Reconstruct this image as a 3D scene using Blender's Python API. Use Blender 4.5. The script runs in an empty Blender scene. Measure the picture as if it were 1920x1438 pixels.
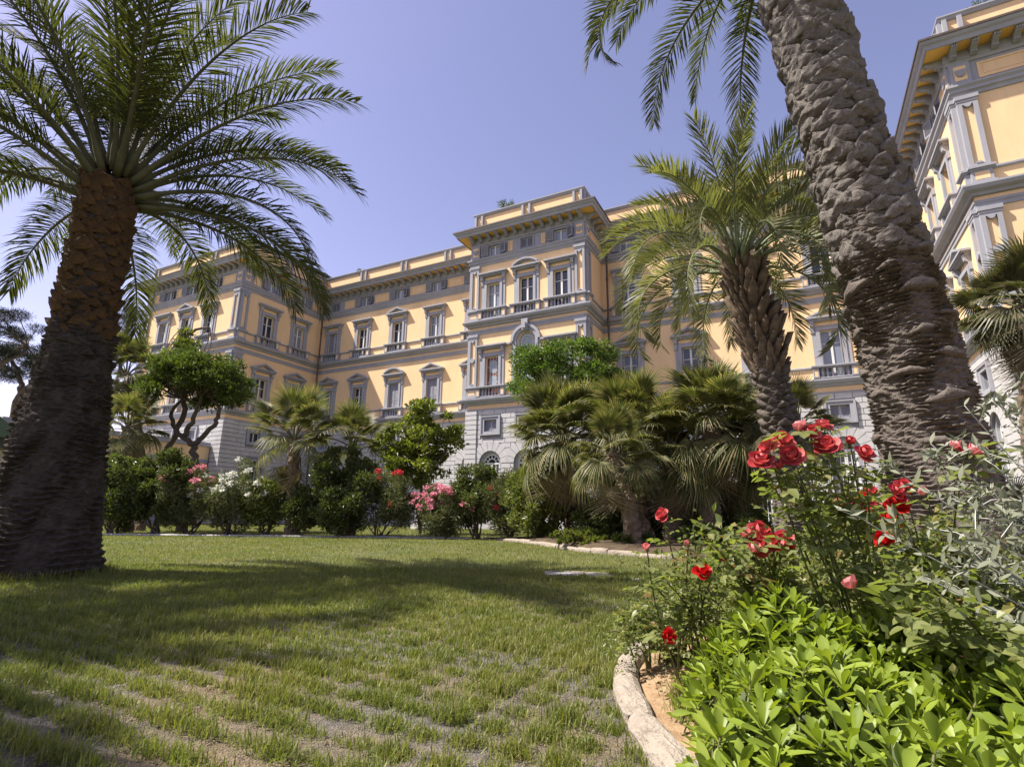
import bpy, math, random
import numpy as np
from mathutils import Matrix, Vector
R_ = math.radians
sc = bpy.context.scene
col = sc.collection
# ------------------------------------------------------------------ camera, sky, sun, exposure
CAMH = 0.8
F_PX, PITCH, ROLL, YAW = 1020.7, 0.2368, 0.01212, -0.47997
cam_d = bpy.data.cameras.new('camera'); cam = bpy.data.objects.new('camera', cam_d); col.objects.link(cam)
cam_d.sensor_width = 36.0; cam_d.lens = F_PX / 1920 * 36.0; cam_d.clip_start = 0.05; cam_d.clip_end = 2000
fwv = Vector((0, math.cos(PITCH), math.sin(PITCH))); upv = Vector((0, -math.sin(PITCH), math.cos(PITCH))); rtv = Vector((1, 0, 0))
r2 = rtv * math.cos(ROLL) + upv * math.sin(ROLL); u2 = upv * math.cos(ROLL) - rtv * math.sin(ROLL)
M3 = Matrix((r2, u2, -fwv)).transposed()
cam.matrix_world = Matrix.Translation((0, 0, CAMH)) @ M3.to_4x4()
sc.camera = cam
SUN = Vector((1.97, 0.10, -2.81)).normalized()          # direction the light travels
elev = math.asin(-SUN.z); to_sun = -SUN
az = math.atan2(to_sun.x, to_sun.y)                      # clockwise from +Y
world = bpy.data.worlds.new('World'); sc.world = world; world.use_nodes = True
wn = world.node_tree.nodes; wl = world.node_tree.links; wn.clear()
sky = wn.new('ShaderNodeTexSky'); sky.sky_type = 'NISHITA'; sky.sun_disc = False
sky.sun_elevation = elev; sky.sun_rotation = az; sky.air_density = 1.0; sky.dust_density = 0.6; sky.ozone_density = 2.0
tint = wn.new('ShaderNodeMix'); tint.data_type = 'RGBA'; tint.blend_type = 'MULTIPLY'; tint.inputs[0].default_value = 1.0
tint.inputs[7].default_value = (1.36, 0.96, 0.98, 1)
bg = wn.new('ShaderNodeBackground'); bg.inputs[1].default_value = 0.10
out = wn.new('ShaderNodeOutputWorld')
wl.new(sky.outputs[0], tint.inputs[6]); wl.new(tint.outputs[2], bg.inputs[0]); wl.new(bg.outputs[0], out.inputs[0])
sun_d = bpy.data.lights.new('sun', 'SUN'); sun_d.energy = 4.9; sun_d.angle = R_(0.6); sun_d.color = (1.0, 0.93, 0.82)
sun = bpy.data.objects.new('sun', sun_d); col.objects.link(sun)
sun.rotation_euler = SUN.to_track_quat('-Z', 'Y').to_euler(); sun.location = (-20, 0, 40)
sc.view_settings.view_transform = 'Standard'; sc.view_settings.look = 'None'; sc.view_settings.gamma = 1.0
sc.view_settings.exposure = 1.12
sc.cycles.max_bounces = 6; sc.cycles.transparent_max_bounces = 4; sc.cycles.use_denoising = True

# ------------------------------------------------------------------ helpers
rng = np.random.default_rng(7)
DU = Vector((math.cos(YAW), math.sin(YAW), 0)); DW = Vector((-math.sin(YAW), math.cos(YAW), 0))
def uw(u, w, z=0): return DU * u + DW * w + Vector((0, 0, z))
def at(px, py, Y):                                       # point at world depth Y along the sight line of a photo pixel
    d = fwv + r2 * ((px - 960) / F_PX) - u2 * ((py - 719) / F_PX); t = Y / d.y
    return Vector((d.x * t, Y, CAMH + d.z * t))
def proj(P):
    d = Vector(P) - Vector((0, 0, CAMH)); z = d.dot(fwv)
    return 960 + F_PX * d.dot(r2) / z, 719 - F_PX * d.dot(u2) / z
def tag(o, label=None, cat=None, group=None, kind=None):
    if label: o['label'] = label
    if cat: o['category'] = cat
    if group: o['group'] = group
    if kind: o['kind'] = kind
    return o
def empty(name, loc, rz=0, parent=None):
    o = bpy.data.objects.new(name, None); col.objects.link(o); o.location = loc; o.rotation_euler = (0, 0, rz)
    o.empty_display_size = 0.2
    if parent: o.parent = parent
    return o
def link(name, me, parent=None, loc=(0, 0, 0), rot=(0, 0, 0), scale=None):
    o = bpy.data.objects.new(name, me); col.objects.link(o)
    if parent: o.parent = parent
    o.location = loc; o.rotation_euler = rot
    if scale is not None: o.scale = scale
    return o
def tri_mesh(name, V, T, mat, smooth=False, uvz=None):
    V = np.asarray(V, dtype=np.float32).reshape(-1, 3); T = np.asarray(T, dtype=np.int32).reshape(-1, 3)
    me = bpy.data.meshes.new(name)
    me.vertices.add(len(V)); me.vertices.foreach_set('co', V.ravel())
    n = len(T); me.loops.add(n * 3); me.loops.foreach_set('vertex_index', T.ravel())
    me.polygons.add(n); me.polygons.foreach_set('loop_start', np.arange(0, n * 3, 3, dtype=np.int32))
    me.polygons.foreach_set('loop_total', np.full(n, 3, dtype=np.int32))
    me.polygons.foreach_set('use_smooth', np.full(n, smooth, dtype=bool))
    me.update(calc_edges=True); me.validate()
    for m in (mat if isinstance(mat, (list, tuple)) else [mat]): me.materials.append(m)
    return me
class MB:
    def __init__(s): s.v = []; s.f = []; s.m = []
    def add(s, vs, fs, mi=0):
        b = len(s.v); s.v += [tuple(v) for v in vs]; s.f += [tuple(i + b for i in f) for f in fs]; s.m += [mi] * len(fs); return s
    def box(s, x0, x1, y0, y1, z0, z1, mi=0):
        return s.add([(x0,y0,z0),(x1,y0,z0),(x1,y1,z0),(x0,y1,z0),(x0,y0,z1),(x1,y0,z1),(x1,y1,z1),(x0,y1,z1)],
                     [(0,3,2,1),(4,5,6,7),(0,1,5,4),(1,2,6,5),(2,3,7,6),(3,0,4,7)], mi)
    def prism_y(s, poly, y0, y1, mi=0):                  # polygon in xz, counter-clockwise seen from -y, extruded to y1
        n = len(poly); vs = [(x, y0, z) for x, z in poly] + [(x, y1, z) for x, z in poly]
        return s.add(vs, [tuple(range(n)), tuple(range(2*n-1, n-1, -1))] + [(i, i+n, (i+1) % n + n, (i+1) % n) for i in range(n)], mi)
    def prism_x(s, poly, x0, x1, mi=0):                  # polygon in yz extruded along x
        n = len(poly); vs = [(x0, y, z) for y, z in poly] + [(x1, y, z) for y, z in poly]
        return s.add(vs, [tuple(range(n)), tuple(range(2*n-1, n-1, -1))] + [(i, i+n, (i+1) % n + n, (i+1) % n) for i in range(n)], mi)
    def lathe(s, prof, n=8, cx=0, cy=0, mi=0):
        vs = [(cx + r*math.cos(2*math.pi*k/n), cy + r*math.sin(2*math.pi*k/n), z) for r, z in prof for k in range(n)]
        fs = [(i*n+k, i*n+(k+1) % n, (i+1)*n+(k+1) % n, (i+1)*n+k) for i in range(len(prof)-1) for k in range(n)]
        fs += [tuple(range(n-1, -1, -1)), tuple((len(prof)-1)*n+k for k in range(n))]
        return s.add(vs, fs, mi)
    def tube(s, pts, rad, n=6, mi=0):
        V, F = tube_quads(pts, rad, n); return s.add(V, F, mi)
    def mesh(s, name, mats, smooth=False):
        me = bpy.data.meshes.new(name); me.from_pydata(s.v, [], s.f)
        for m in (mats if isinstance(mats, (list, tuple)) else [mats]): me.materials.append(m)
        me.polygons.foreach_set('material_index', np.array(s.m, dtype=np.int32))
        if smooth: me.polygons.foreach_set('use_smooth', np.full(len(s.f), True))
        me.update(); return me
    def build(s, name, mats, parent=None, loc=(0,0,0), rot=(0,0,0), smooth=False):
        return link(name, s.mesh(name, mats, smooth), parent, loc, rot)
def tube_quads(pts, rad, n=6):
    pts = [Vector(p) for p in pts]; V = []; F = []
    if not hasattr(rad, '__len__'): rad = [rad] * len(pts)
    a = None
    for i, p in enumerate(pts):
        t = (pts[min(i+1, len(pts)-1)] - pts[max(i-1, 0)]).normalized()
        if a is None: a = t.orthogonal().normalized()
        a = (a - t * a.dot(t)).normalized(); b = t.cross(a)
        for k in range(n):
            c = 2*math.pi*k/n; V.append(tuple(p + (a*math.cos(c) + b*math.sin(c)) * rad[i]))
    for i in range(len(pts)-1):
        for k in range(n): F.append((i*n+k, i*n+(k+1) % n, (i+1)*n+(k+1) % n, (i+1)*n+k))
    F.append(tuple(range(n-1, -1, -1))); F.append(tuple((len(pts)-1)*n+k for k in range(n)))
    return V, F
def vnoise(P, scale, seed=0, octaves=3):                 # cheap smooth noise from rotated sines, about -1..1
    r = np.random.default_rng(seed); P = np.asarray(P) * scale; outv = np.zeros(len(P)); amp = 1.0; tot = 0
    for o in range(octaves):
        acc = np.zeros(len(P))
        for k in range(4):
            d = r.normal(size=3); d /= np.linalg.norm(d); acc += np.sin(P @ d * (1.7 ** o) * 2.0 + r.uniform(0, 6.28) + 1.3*np.sin(P @ r.normal(size=3) * .8 * 1.7 ** o))
        outv += amp * acc / 4; tot += amp; amp *= .55
    return outv / tot * 1.6

# ------------------------------------------------------------------ materials
def newmat(name):
    m = bpy.data.materials.new(name); m.use_nodes = True; nt = m.node_tree; nt.nodes.clear()
    o = nt.nodes.new('ShaderNodeOutputMaterial'); p = nt.nodes.new('ShaderNodeBsdfPrincipled'); nt.links.new(p.outputs[0], o.inputs[0])
    return m, nt, p, o
def nd(nt, t, **kw):
    n = nt.nodes.new(t)
    for k, v in kw.items(): setattr(n, k, v)
    return n
def ramp(nt, stops):
    r = nd(nt, 'ShaderNodeValToRGB'); e = r.color_ramp.elements
    while len(e) < len(stops): e.new(0.5)
    for i, (pos, c) in enumerate(stops): e[i].position = pos; e[i].color = (*c, 1)
    return r
def surf(name, c1, c2, scale=3.0, rough=0.85, bump=0.0, bscale=40, streak=False, spec=0.3, c3=None, hstreak=0):
    m, nt, p, o = newmat(name); L = nt.links
    tc = nd(nt, 'ShaderNodeTexCoord'); n1 = nd(nt, 'ShaderNodeTexNoise'); n1.inputs['Scale'].default_value = scale; n1.inputs['Detail'].default_value = 6; n1.inputs['Roughness'].default_value = .65
    src = tc.outputs['Object']
    if streak or hstreak:
        mp = nd(nt, 'ShaderNodeMapping'); mp.inputs['Scale'].default_value = (1, 1, hstreak or .25); L.new(src, mp.inputs[0]); L.new(mp.outputs[0], n1.inputs['Vector'])
    else: L.new(src, n1.inputs['Vector'])
    stops = [(0.3, c1), (0.7, c2)] if c3 is None else [(0.25, c1), (0.5, c2), (0.75, c3)]
    r = ramp(nt, stops); L.new(n1.outputs[0], r.inputs[0]); L.new(r.outputs[0], p.inputs['Base Color'])
    if streak:                                             # faint rain streaks and faded patches
        mp2 = nd(nt, 'ShaderNodeMapping'); mp2.inputs['Scale'].default_value = (1.6, 1.6, .30); n3 = nd(nt, 'ShaderNodeTexNoise'); n3.inputs['Scale'].default_value = 2.0; n3.inputs['Detail'].default_value = 5; n3.inputs['Roughness'].default_value = .7
        L.new(src, mp2.inputs[0]); L.new(mp2.outputs[0], n3.inputs['Vector']); r3 = ramp(nt, [(.25, (.93, .92, .905)), (.55, (1.0, 1.0, 1.0)), (.8, (1.02, 1.02, 1.03))]); L.new(n3.outputs[0], r3.inputs[0])
        mm = nd(nt, 'ShaderNodeMix', data_type='RGBA', blend_type='MULTIPLY'); mm.inputs[0].default_value = 1; L.new(r.outputs[0], mm.inputs[6]); L.new(r3.outputs[0], mm.inputs[7]); L.new(mm.outputs[2], p.inputs['Base Color'])
    p.inputs['Roughness'].default_value = rough; p.inputs['Specular IOR Level'].default_value = spec
    if bump:
        n2 = nd(nt, 'ShaderNodeTexNoise'); n2.inputs['Scale'].default_value = bscale; n2.inputs['Detail'].default_value = 5; L.new(src, n2.inputs['Vector'])
        b = nd(nt, 'ShaderNodeBump'); b.inputs['Strength'].default_value = bump; b.inputs['Distance'].default_value = .02; L.new(n2.outputs[0], b.inputs['Height']); L.new(b.outputs[0], p.inputs['Normal'])
    return m
def leafmat(name, cols, trans=0.35, rough=0.45, tcol=None, spec=0.4, clump=None):
    # colour varies from leaf to leaf (each leaf is its own island) plus a slow drift over the plant
    m, nt, p, o = newmat(name); L = nt.links
    if cols[0][1] > cols[0][0] and cols[0][1] > cols[0][2]: cols = [(c[0]*1.14, c[1]*.99, c[2]*1.05) for c in cols]
    g = nd(nt, 'ShaderNodeNewGeometry'); n = len(cols)
    r = ramp(nt, [(i / max(1, n - 1), c) for i, c in enumerate(cols)])
    tc = nd(nt, 'ShaderNodeTexCoord'); nz = nd(nt, 'ShaderNodeTexNoise'); nz.inputs['Scale'].default_value = clump or 1.5; L.new(tc.outputs['Object'], nz.inputs['Vector'])
    mx = nd(nt, 'ShaderNodeMath', operation='MULTIPLY_ADD'); mx.inputs[1].default_value = .6; L.new(g.outputs['Random Per Island'], mx.inputs[0])
    m2 = nd(nt, 'ShaderNodeMath', operation='MULTIPLY_ADD'); m2.inputs[1].default_value = .9; m2.inputs[2].default_value = -.25; L.new(nz.outputs[0], m2.inputs[0]); L.new(m2.outputs[0], mx.inputs[2])
    L.new(mx.outputs[0], r.inputs[0]); L.new(r.outputs[0], p.inputs['Base Color'])
    p.inputs['Roughness'].default_value = rough; p.inputs['Specular IOR Level'].default_value = spec
    t = nd(nt, 'ShaderNodeBsdfTranslucent'); mixc = nd(nt, 'ShaderNodeMix', data_type='RGBA', blend_type='MULTIPLY'); mixc.inputs[0].default_value = 1
    mixc.inputs[7].default_value = (*(tcol or (1.5, 1.7, .7)), 1); L.new(r.outputs[0], mixc.inputs[6]); L.new(mixc.outputs[2], t.inputs[0])
    ms = nd(nt, 'ShaderNodeMixShader'); ms.inputs[0].default_value = trans; L.new(p.outputs[0], ms.inputs[1]); L.new(t.outputs[0], ms.inputs[2]); L.new(ms.outputs[0], o.inputs[0])
    return m
M = {}
M['yellow'] = surf('yellow_stucco', (.725, .51, .285), (.785, .565, .325), .9, .92, .15, 60, True)
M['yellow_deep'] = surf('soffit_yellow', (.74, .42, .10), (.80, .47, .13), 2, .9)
M['grey'] = surf('grey_paint', (.28, .285, .315), (.335, .34, .37), 1.6, .8, .12, 50, True)
M['stone'] = surf('pale_stone', (.38, .375, .375), (.50, .495, .49), 1.3, .85, .25, 60)
M['joint'] = surf('joint_mortar', (.20, .20, .21), (.27, .27, .275), 3, .95)
M['sash'] = surf('sash_paint', (.60, .60, .58), (.68, .68, .66), 4, .5)
M['shutter'] = surf('shutter_paint', (.22, .225, .26), (.27, .27, .305), 4, .6)
M['gutter'] = surf('gutter_metal', (.065, .05, .045), (.11, .085, .075), 5, .55)
M['roofing'] = surf('roof_sheet', (.10, .10, .10), (.15, .15, .145), 2, .8)
M['canopy'] = surf('canopy_sheet', (.045, .055, .05), (.07, .08, .075), 2, .6)
m, nt, p, o = newmat('window_glass'); p.inputs['Base Color'].default_value = (.018, .022, .028, 1); p.inputs['Roughness'].default_value = .04; p.inputs['Specular IOR Level'].default_value = .75
nz = nd(nt, 'ShaderNodeTexNoise'); nz.inputs['Scale'].default_value = 2.2; b = nd(nt, 'ShaderNodeBump'); b.inputs['Strength'].default_value = .12; b.inputs['Distance'].default_value = .02
tc = nd(nt, 'ShaderNodeTexCoord'); nt.links.new(tc.outputs['Object'], nz.inputs['Vector']); nt.links.new(nz.outputs[0], b.inputs['Height']); nt.links.new(b.outputs[0], p.inputs['Normal']); M['glass'] = m
m2_ = M['glass'].copy(); m2_.name = 'pale_curtain_reflection_glass'; m2_.node_tree.nodes['Principled BSDF'].inputs['Base Color'].default_value = (.20, .22, .25, 1); M['glass_pale'] = m2_  # pale base stands for curtains behind and a painted sky reflection
M['curtain'] = surf('curtain_cloth', (.55, .53, .48), (.66, .64, .58), 3, .9)
M['stained'] = surf('red_leaded_glass', (.16, .055, .035), (.22, .08, .05), 5, .25)
M['lead'] = surf('pale_leaded_glass', (.26, .30, .32), (.33, .37, .39), 5, .2)
M['kerb'] = surf('kerb_stone', (.15, .12, .09), (.32, .275, .225), 12, .95, .8, 70, c3=(.25, .21, .165))
M['kerb_grey'] = surf('kerb_concrete', (.24, .23, .21), (.38, .37, .35), 5, .9, .5, 50)
M['soil'] = surf('bed_soil', (.16, .095, .05), (.30, .20, .115), 9, .95, .8, 60, c3=(.36, .26, .16))
M['soil_dark'] = surf('dark_bed_soil', (.05, .035, .02), (.11, .08, .05), 7, .95, .8, 60)  # darker brown soil for the fan palm bed
M['marble'] = surf('white_marble', (.55, .53, .50), (.70, .68, .65), 4, .6)
M['bark_dark'] = surf('date_palm_bark', (.028, .022, .017), (.085, .068, .055), 7, .95, .7, 60)
M['boot_brown'] = surf('brown_leaf_base', (.04, .024, .012), (.15, .085, .034), 5, .9, .7, 50)
M['bark_grey'] = surf('weathered_palm_bark', (.035, .029, .024), (.13, .11, .093), 7, .95, .9, 60, c3=(.065, .054, .044), hstreak=5)
M['boot_grey'] = surf('grey_leaf_base', (.042, .037, .032), (.165, .147, .13), 9, .95, 1.0, 55, c3=(.09, .08, .07))
M['bark_wood'] = surf('branch_bark', (.07, .055, .042), (.16, .13, .10), 8, .95, .5, 50)
M['bark_fan'] = surf('fan_palm_bark', (.09, .065, .045), (.22, .165, .115), 8, .95, .7, 50)
M['rachis'] = surf('palm_rachis', (.065, .068, .032), (.115, .115, .055), 6, .7)
M['rachis_b'] = surf('butia_rachis', (.12, .15, .07), (.20, .23, .12), 6, .6)
M['date'] = leafmat('date_palm_leaf', [(.033, .044, .016), (.058, .073, .025), (.09, .105, .036)], .35, .6, spec=.2)
M['butia'] = leafmat('butia_leaf', [(.075, .092, .042), (.125, .145, .062), (.195, .205, .095)], .35, .5, spec=.3)
M['fan'] = leafmat('fan_palm_leaf', [(.045, .066, .024), (.08, .11, .038), (.14, .16, .06), (.20, .195, .09), (.28, .24, .14)], .3, .5, spec=.3, clump=2.5)
M['fan_dark'] = leafmat('fan_palm_leaf_dark', [(.05, .065, .03), (.085, .10, .045), (.17, .155, .085)], .25, .45)
M['dry'] = leafmat('dry_frond', [(.13, .10, .06), (.22, .18, .11), (.30, .25, .17)], .2, .8)
M['shrub'] = leafmat('shrub_leaf', [(.034, .052, .016), (.07, .10, .027), (.13, .17, .044)], .3, .35)
M['shrub_lite'] = leafmat('light_shrub_leaf', [(.06, .085, .02), (.11, .15, .033), (.19, .225, .052)], .35, .4)
M['oleander'] = leafmat('oleander_leaf', [(.05, .07, .03), (.095, .12, .05), (.16, .19, .08)], .25, .45)
M['tree'] = leafmat('tree_leaf', [(.03, .05, .012), (.06, .095, .018), (.12, .17, .03)], .35, .4)
M['tree_lite'] = leafmat('young_tree_leaf', [(.05, .075, .014), (.11, .15, .025), (.20, .235, .045)], .4, .4)
M['tree_fresh'] = leafmat('feathery_tree_leaf', [(.035, .07, .014), (.075, .135, .025), (.14, .21, .04)], .4, .4)
M['pine'] = leafmat('pine_needle', [(.008, .013, .007), (.017, .026, .012), (.032, .045, .019)], .15, .6)
M['brownleaf'] = leafmat('brown_shrub_leaf', [(.05, .035, .02), (.10, .075, .04), (.16, .125, .07)], .3, .5)
M['rose_leaf'] = leafmat('rose_leaf', [(.055, .085, .028), (.105, .15, .045), (.175, .22, .072), (.26, .24, .09)], .42, .42, clump=4)
M['rose_leaf_red'] = leafmat('young_rose_leaf', [(.09, .04, .02), (.16, .10, .035), (.14, .15, .04)], .35, .35)
M['rose_stem'] = surf('rose_stem', (.06, .09, .03), (.13, .12, .05), 12, .6)
M['silver'] = leafmat('silver_leaf', [(.09, .12, .07), (.14, .175, .11), (.22, .255, .18)], .2, .6, tcol=(1.1, 1.2, .9))
M['silver_stem'] = surf('silver_stem', (.40, .40, .36), (.58, .58, .54), 10, .8)
M['pitto'] = leafmat('pittosporum_leaf', [(.10, .172, .022), (.20, .305, .036), (.325, .425, .066)], .38, .46, tcol=(1.3, 1.3, .5), spec=.4, clump=3)
M['pitto_inner_shade'] = leafmat('inner_shade_pittosporum_leaf', [(.035, .06, .012), (.07, .11, .02), (.13, .19, .03)], .3, .5)  # darker green for older inner leaves and painted shade between the whorls
M['berry'] = surf('green_berry', (.10, .16, .04), (.16, .22, .06), 8, .4)
def petal(name, c): return leafmat(name, c, .3, .55, tcol=(1.25, .8, .8), spec=.25, clump=9)
M['rose_red'] = petal('coral_red_petal', [(.33, .025, .035), (.50, .075, .08), (.64, .22, .20)])
M['rose_scarlet'] = petal('scarlet_petal', [(.45, .008, .01), (.65, .02, .02)])
M['rose_pink'] = petal('pink_bud_petal', [(.62, .22, .22), (.75, .38, .36)])
M['fl_pink'] = petal('pink_blossom', [(.62, .23, .33), (.78, .42, .50)])
M['fl_white'] = leafmat('white_blossom', [(.72, .72, .66), (.82, .82, .78)], .2, .6, tcol=(1, 1, .9))
M['fl_red'] = petal('red_blossom', [(.50, .03, .05), (.62, .08, .09)])
M['fl_violet'] = petal('violet_blossom', [(.30, .18, .36), (.42, .28, .46)])
M['grass'] = leafmat('grass_blade', [(.070, .106, .022), (.115, .158, .032), (.175, .205, .048), (.25, .23, .10)], .35, .5, clump=.9)
M['litter'] = leafmat('leaf_litter', [(.14, .08, .04), (.24, .15, .08), (.33, .24, .14)], .15, .8)
# ------------------------------------------------------------------ ground (materials on real surfaces)
def ground_mat():
    m, nt, p, o = newmat('ground_earth'); L = nt.links
    tc = nd(nt, 'ShaderNodeTexCoord')
    n1 = nd(nt, 'ShaderNodeTexNoise'); n1.inputs['Scale'].default_value = .55; n1.inputs['Detail'].default_value = 8; n1.inputs['Roughness'].default_value = .7
    n2 = nd(nt, 'ShaderNodeTexNoise'); n2.inputs['Scale'].default_value = 60; n2.inputs['Detail'].default_value = 4
    vo = nd(nt, 'ShaderNodeTexVoronoi'); vo.inputs['Scale'].default_value = 110
    for n in (n1, n2, vo): L.new(tc.outputs['Object'], n.inputs['Vector'])
    r = ramp(nt, [(.38, (.075, .095, .03)), (.55, (.11, .12, .045)), (.72, (.22, .18, .10))]); L.new(n1.outputs[0], r.inputs[0])
    r2_ = ramp(nt, [(.3, (.55, .5, .45)), (.7, (1.25, 1.2, 1.1))]); L.new(n2.outputs[0], r2_.inputs[0])
    mx = nd(nt, 'ShaderNodeMix', data_type='RGBA', blend_type='MULTIPLY'); mx.inputs[0].default_value = 1; L.new(r.outputs[0], mx.inputs[6]); L.new(r2_.outputs[0], mx.inputs[7])
    L.new(mx.outputs[2], p.inputs['Base Color']); p.inputs['Roughness'].default_value = .95
    b = nd(nt, 'ShaderNodeBump'); b.inputs['Strength'].default_value = .6; b.inputs['Distance'].default_value = .02; L.new(n2.outputs[0], b.inputs['Height']); L.new(b.outputs[0], p.inputs['Normal'])
    return m
def paver_mat():
    m, nt, p, o = newmat('gravel_paver'); L = nt.links
    tc = nd(nt, 'ShaderNodeTexCoord'); vo = nd(nt, 'ShaderNodeTexVoronoi'); vo.inputs['Scale'].default_value = 130
    n1 = nd(nt, 'ShaderNodeTexNoise'); n1.inputs['Scale'].default_value = 1.3; n1.inputs['Detail'].default_value = 6
    for n in (vo, n1): L.new(tc.outputs['Object'], n.inputs['Vector'])
    r = ramp(nt, [(.0, (.065, .06, .046)), (.5, (.115, .105, .085)), (1, (.20, .185, .165))]); L.new(vo.outputs['Color'], r.inputs[0])
    r3 = ramp(nt, [(.42, (.85, .85, .88)), (.62, (1.15, .92, .62))]); L.new(n1.outputs[0], r3.inputs[0])
    mx = nd(nt, 'ShaderNodeMix', data_type='RGBA', blend_type='MULTIPLY'); mx.inputs[0].default_value = 1; L.new(r.outputs[0], mx.inputs[6]); L.new(r3.outputs[0], mx.inputs[7])
    L.new(mx.outputs[2], p.inputs['Base Color']); p.inputs['Roughness'].default_value = .95
    b = nd(nt, 'ShaderNodeBump'); b.inputs['Strength'].default_value = .8; b.inputs['Distance'].default_value = .01; L.new(vo.outputs['Distance'], b.inputs['Height']); L.new(b.outputs[0], p.inputs['Normal'])
    return m
M['ground'] = ground_mat(); M['paver'] = paver_mat()
g = MB(); g.add([(-900, -900, 0), (900, -900, 0), (900, 900, 0), (-900, 900, 0)], [(0, 1, 2, 3)])
tag(g.build('ground', M['ground']), 'ground of the garden under the lawn', kind='structure')
# turf paver lattice in the near lawn: raised gravelly ribs in a grid that runs with the building
GS = 0.185
def lattice(x, y):
    a = (x*DU.x + y*DU.y) / GS; b_ = (x*DW.x + y*DW.y) / GS
    return a, b_
nx, ny = 520, 430
X, Y = np.meshgrid(np.linspace(-4.6, 3.2, nx), np.linspace(1.0, 7.4, ny)); X = X.ravel(); Y = Y.ravel()
a, b_ = lattice(X, Y); da = np.abs(a - np.round(a)); db = np.abs(b_ - np.round(b_))       # cells centred on whole numbers
wob = vnoise(np.stack([X, Y, X*0], 1), 14.0, 6)*.05; rib = np.clip((np.maximum(da, db * 1.0) + wob - .33) / .10, 0, 1)
nz_ = vnoise(np.stack([X, Y, X*0], 1), 3.0, 5)
edge = np.clip(np.minimum.reduce([(X + 4.6) / .5, (3.2 - X) / .5, (7.4 - Y) / 1.5, (Y - 1.0) / .2]), 0, 1)
Z = -.006 + edge * (.012 + rib * .010 + .008 * nz_)
idx = np.arange(nx*ny).reshape(ny, nx)
T = np.concatenate([np.stack([idx[:-1, :-1], idx[:-1, 1:], idx[1:, 1:]], -1).reshape(-1, 3), np.stack([idx[:-1, :-1], idx[1:, 1:], idx[1:, :-1]], -1).reshape(-1, 3)])
tag(link('turf_paving', tri_mesh('turf_paving', np.stack([X, Y, Z], 1), T, M['paver'], True)), 'gravelly turf paving showing between the near grass tufts', kind='structure')

# ------------------------------------------------------------------ the palazzo
UO, WO = -13.6, 27.8
pal = empty('palazzo', uw(UO, WO), YAW)
tag(pal, 'large yellow and grey three storey palazzo with balustraded windows behind the garden', 'building')
PATH = [(-45.6, 38.5), (-45.6, 23.3), (-34.0, 23.3), (-34.0, 30.9), (-17.5, 30.9), (-17.5, 27.8), (-9.75, 27.8), (-9.75, 30.9), (6.7, 30.9), (6.7, 23.3), (18.3, 23.3), (18.3, 38.5)]
LP = [(u - UO, w - WO) for u, w in PATH]
def normals():
    ns = []
    for (x0, y0), (x1, y1) in zip(LP[:-1], LP[1:]):
        d = Vector((x1-x0, y1-y0)).normalized(); ns.append(Vector((d.y, -d.x)))
    return ns
NS = normals()
def offset_path(o):
    pts = []
    for i, p in enumerate(LP):
        if i == 0: n = NS[0]
        elif i == len(LP)-1: n = NS[-1]
        else: n = (NS[i-1] + NS[i]) / (1 + NS[i-1].dot(NS[i]))
        pts.append((p[0] + n.x*o, p[1] + n.y*o))
    return pts
def sweep(name, prof, mats, mis=None, parent=pal):        # profile = [(outward, z)], run along the whole outline with mitred corners
    mb = MB(); rows = [[(x, y, z) for x, y in offset_path(o)] for o, z in prof]; n = len(LP)
    for i in range(len(prof)-1):
        mi = mis[i] if mis else 0
        mb.add(rows[i] + rows[i+1], [(k, k+1, n+k+1, n+k) for k in range(n-1)], mi)
    return mb.build(name, mats, parent)
FAC = []
for i in range(len(LP)-1):
    (x0, y0), (x1, y1) = LP[i], LP[i+1]
    FAC.append(dict(o=(x0, y0, 0), rot=math.atan2(y1-y0, x1-x0), len=math.hypot(x1-x0, y1-y0), u0=PATH[i]))
F_END, F_PAVF, F_PAVS, F_ML, F_RL, F_RIS, F_RR, F_MR, F_RPS, F_RPF, F_REND = range(11)
# window axes, in metres along each face from its left end
axes = {F_PAVF: [2.7, 5.55, 8.3], F_PAVS: [2.45, 5.3], F_ML: [1.4, 4.55, 8.05, 11.5, 14.9], F_RIS: [1.65, 3.95, 6.2],
        F_MR: [1.6, 5.05, 8.5, 11.95, 15.1], F_RPS: [2.3, 5.15], F_RPF: [3.3, 6.05, 8.9], F_RL: [], F_RR: [], F_END: [3, 6.5, 10], F_REND: []}
kindF1 = {F_PAVF: 'ttt', F_PAVS: 'tt', F_ML: 'ttatt', F_RIS: 'fAf', F_MR: 'ttatt', F_RPS: 'tt', F_RPF: 'ttt', F_END: 'ttt'}
kindF2 = {F_PAVF: 'ftf', F_PAVS: 'ff', F_ML: 'fftff', F_RIS: 'faf', F_MR: 'fftff', F_RPS: 'ff', F_RPF: 'ftf', F_END: 'ftf'}
OW = .47                                                   # half width of a window opening
Z1, Z1T, Z2, Z2T = 7.66, 10.2, 12.6, 15.02                 # floor of opening, top of opening
def arch_pts(cx, cz, r, n=12, a0=0, a1=math.pi): return [(cx + r*math.cos(a0+(a1-a0)*k/n), cz + r*math.sin(a0+(a1-a0)*k/n)) for k in range(n+1)]
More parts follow.
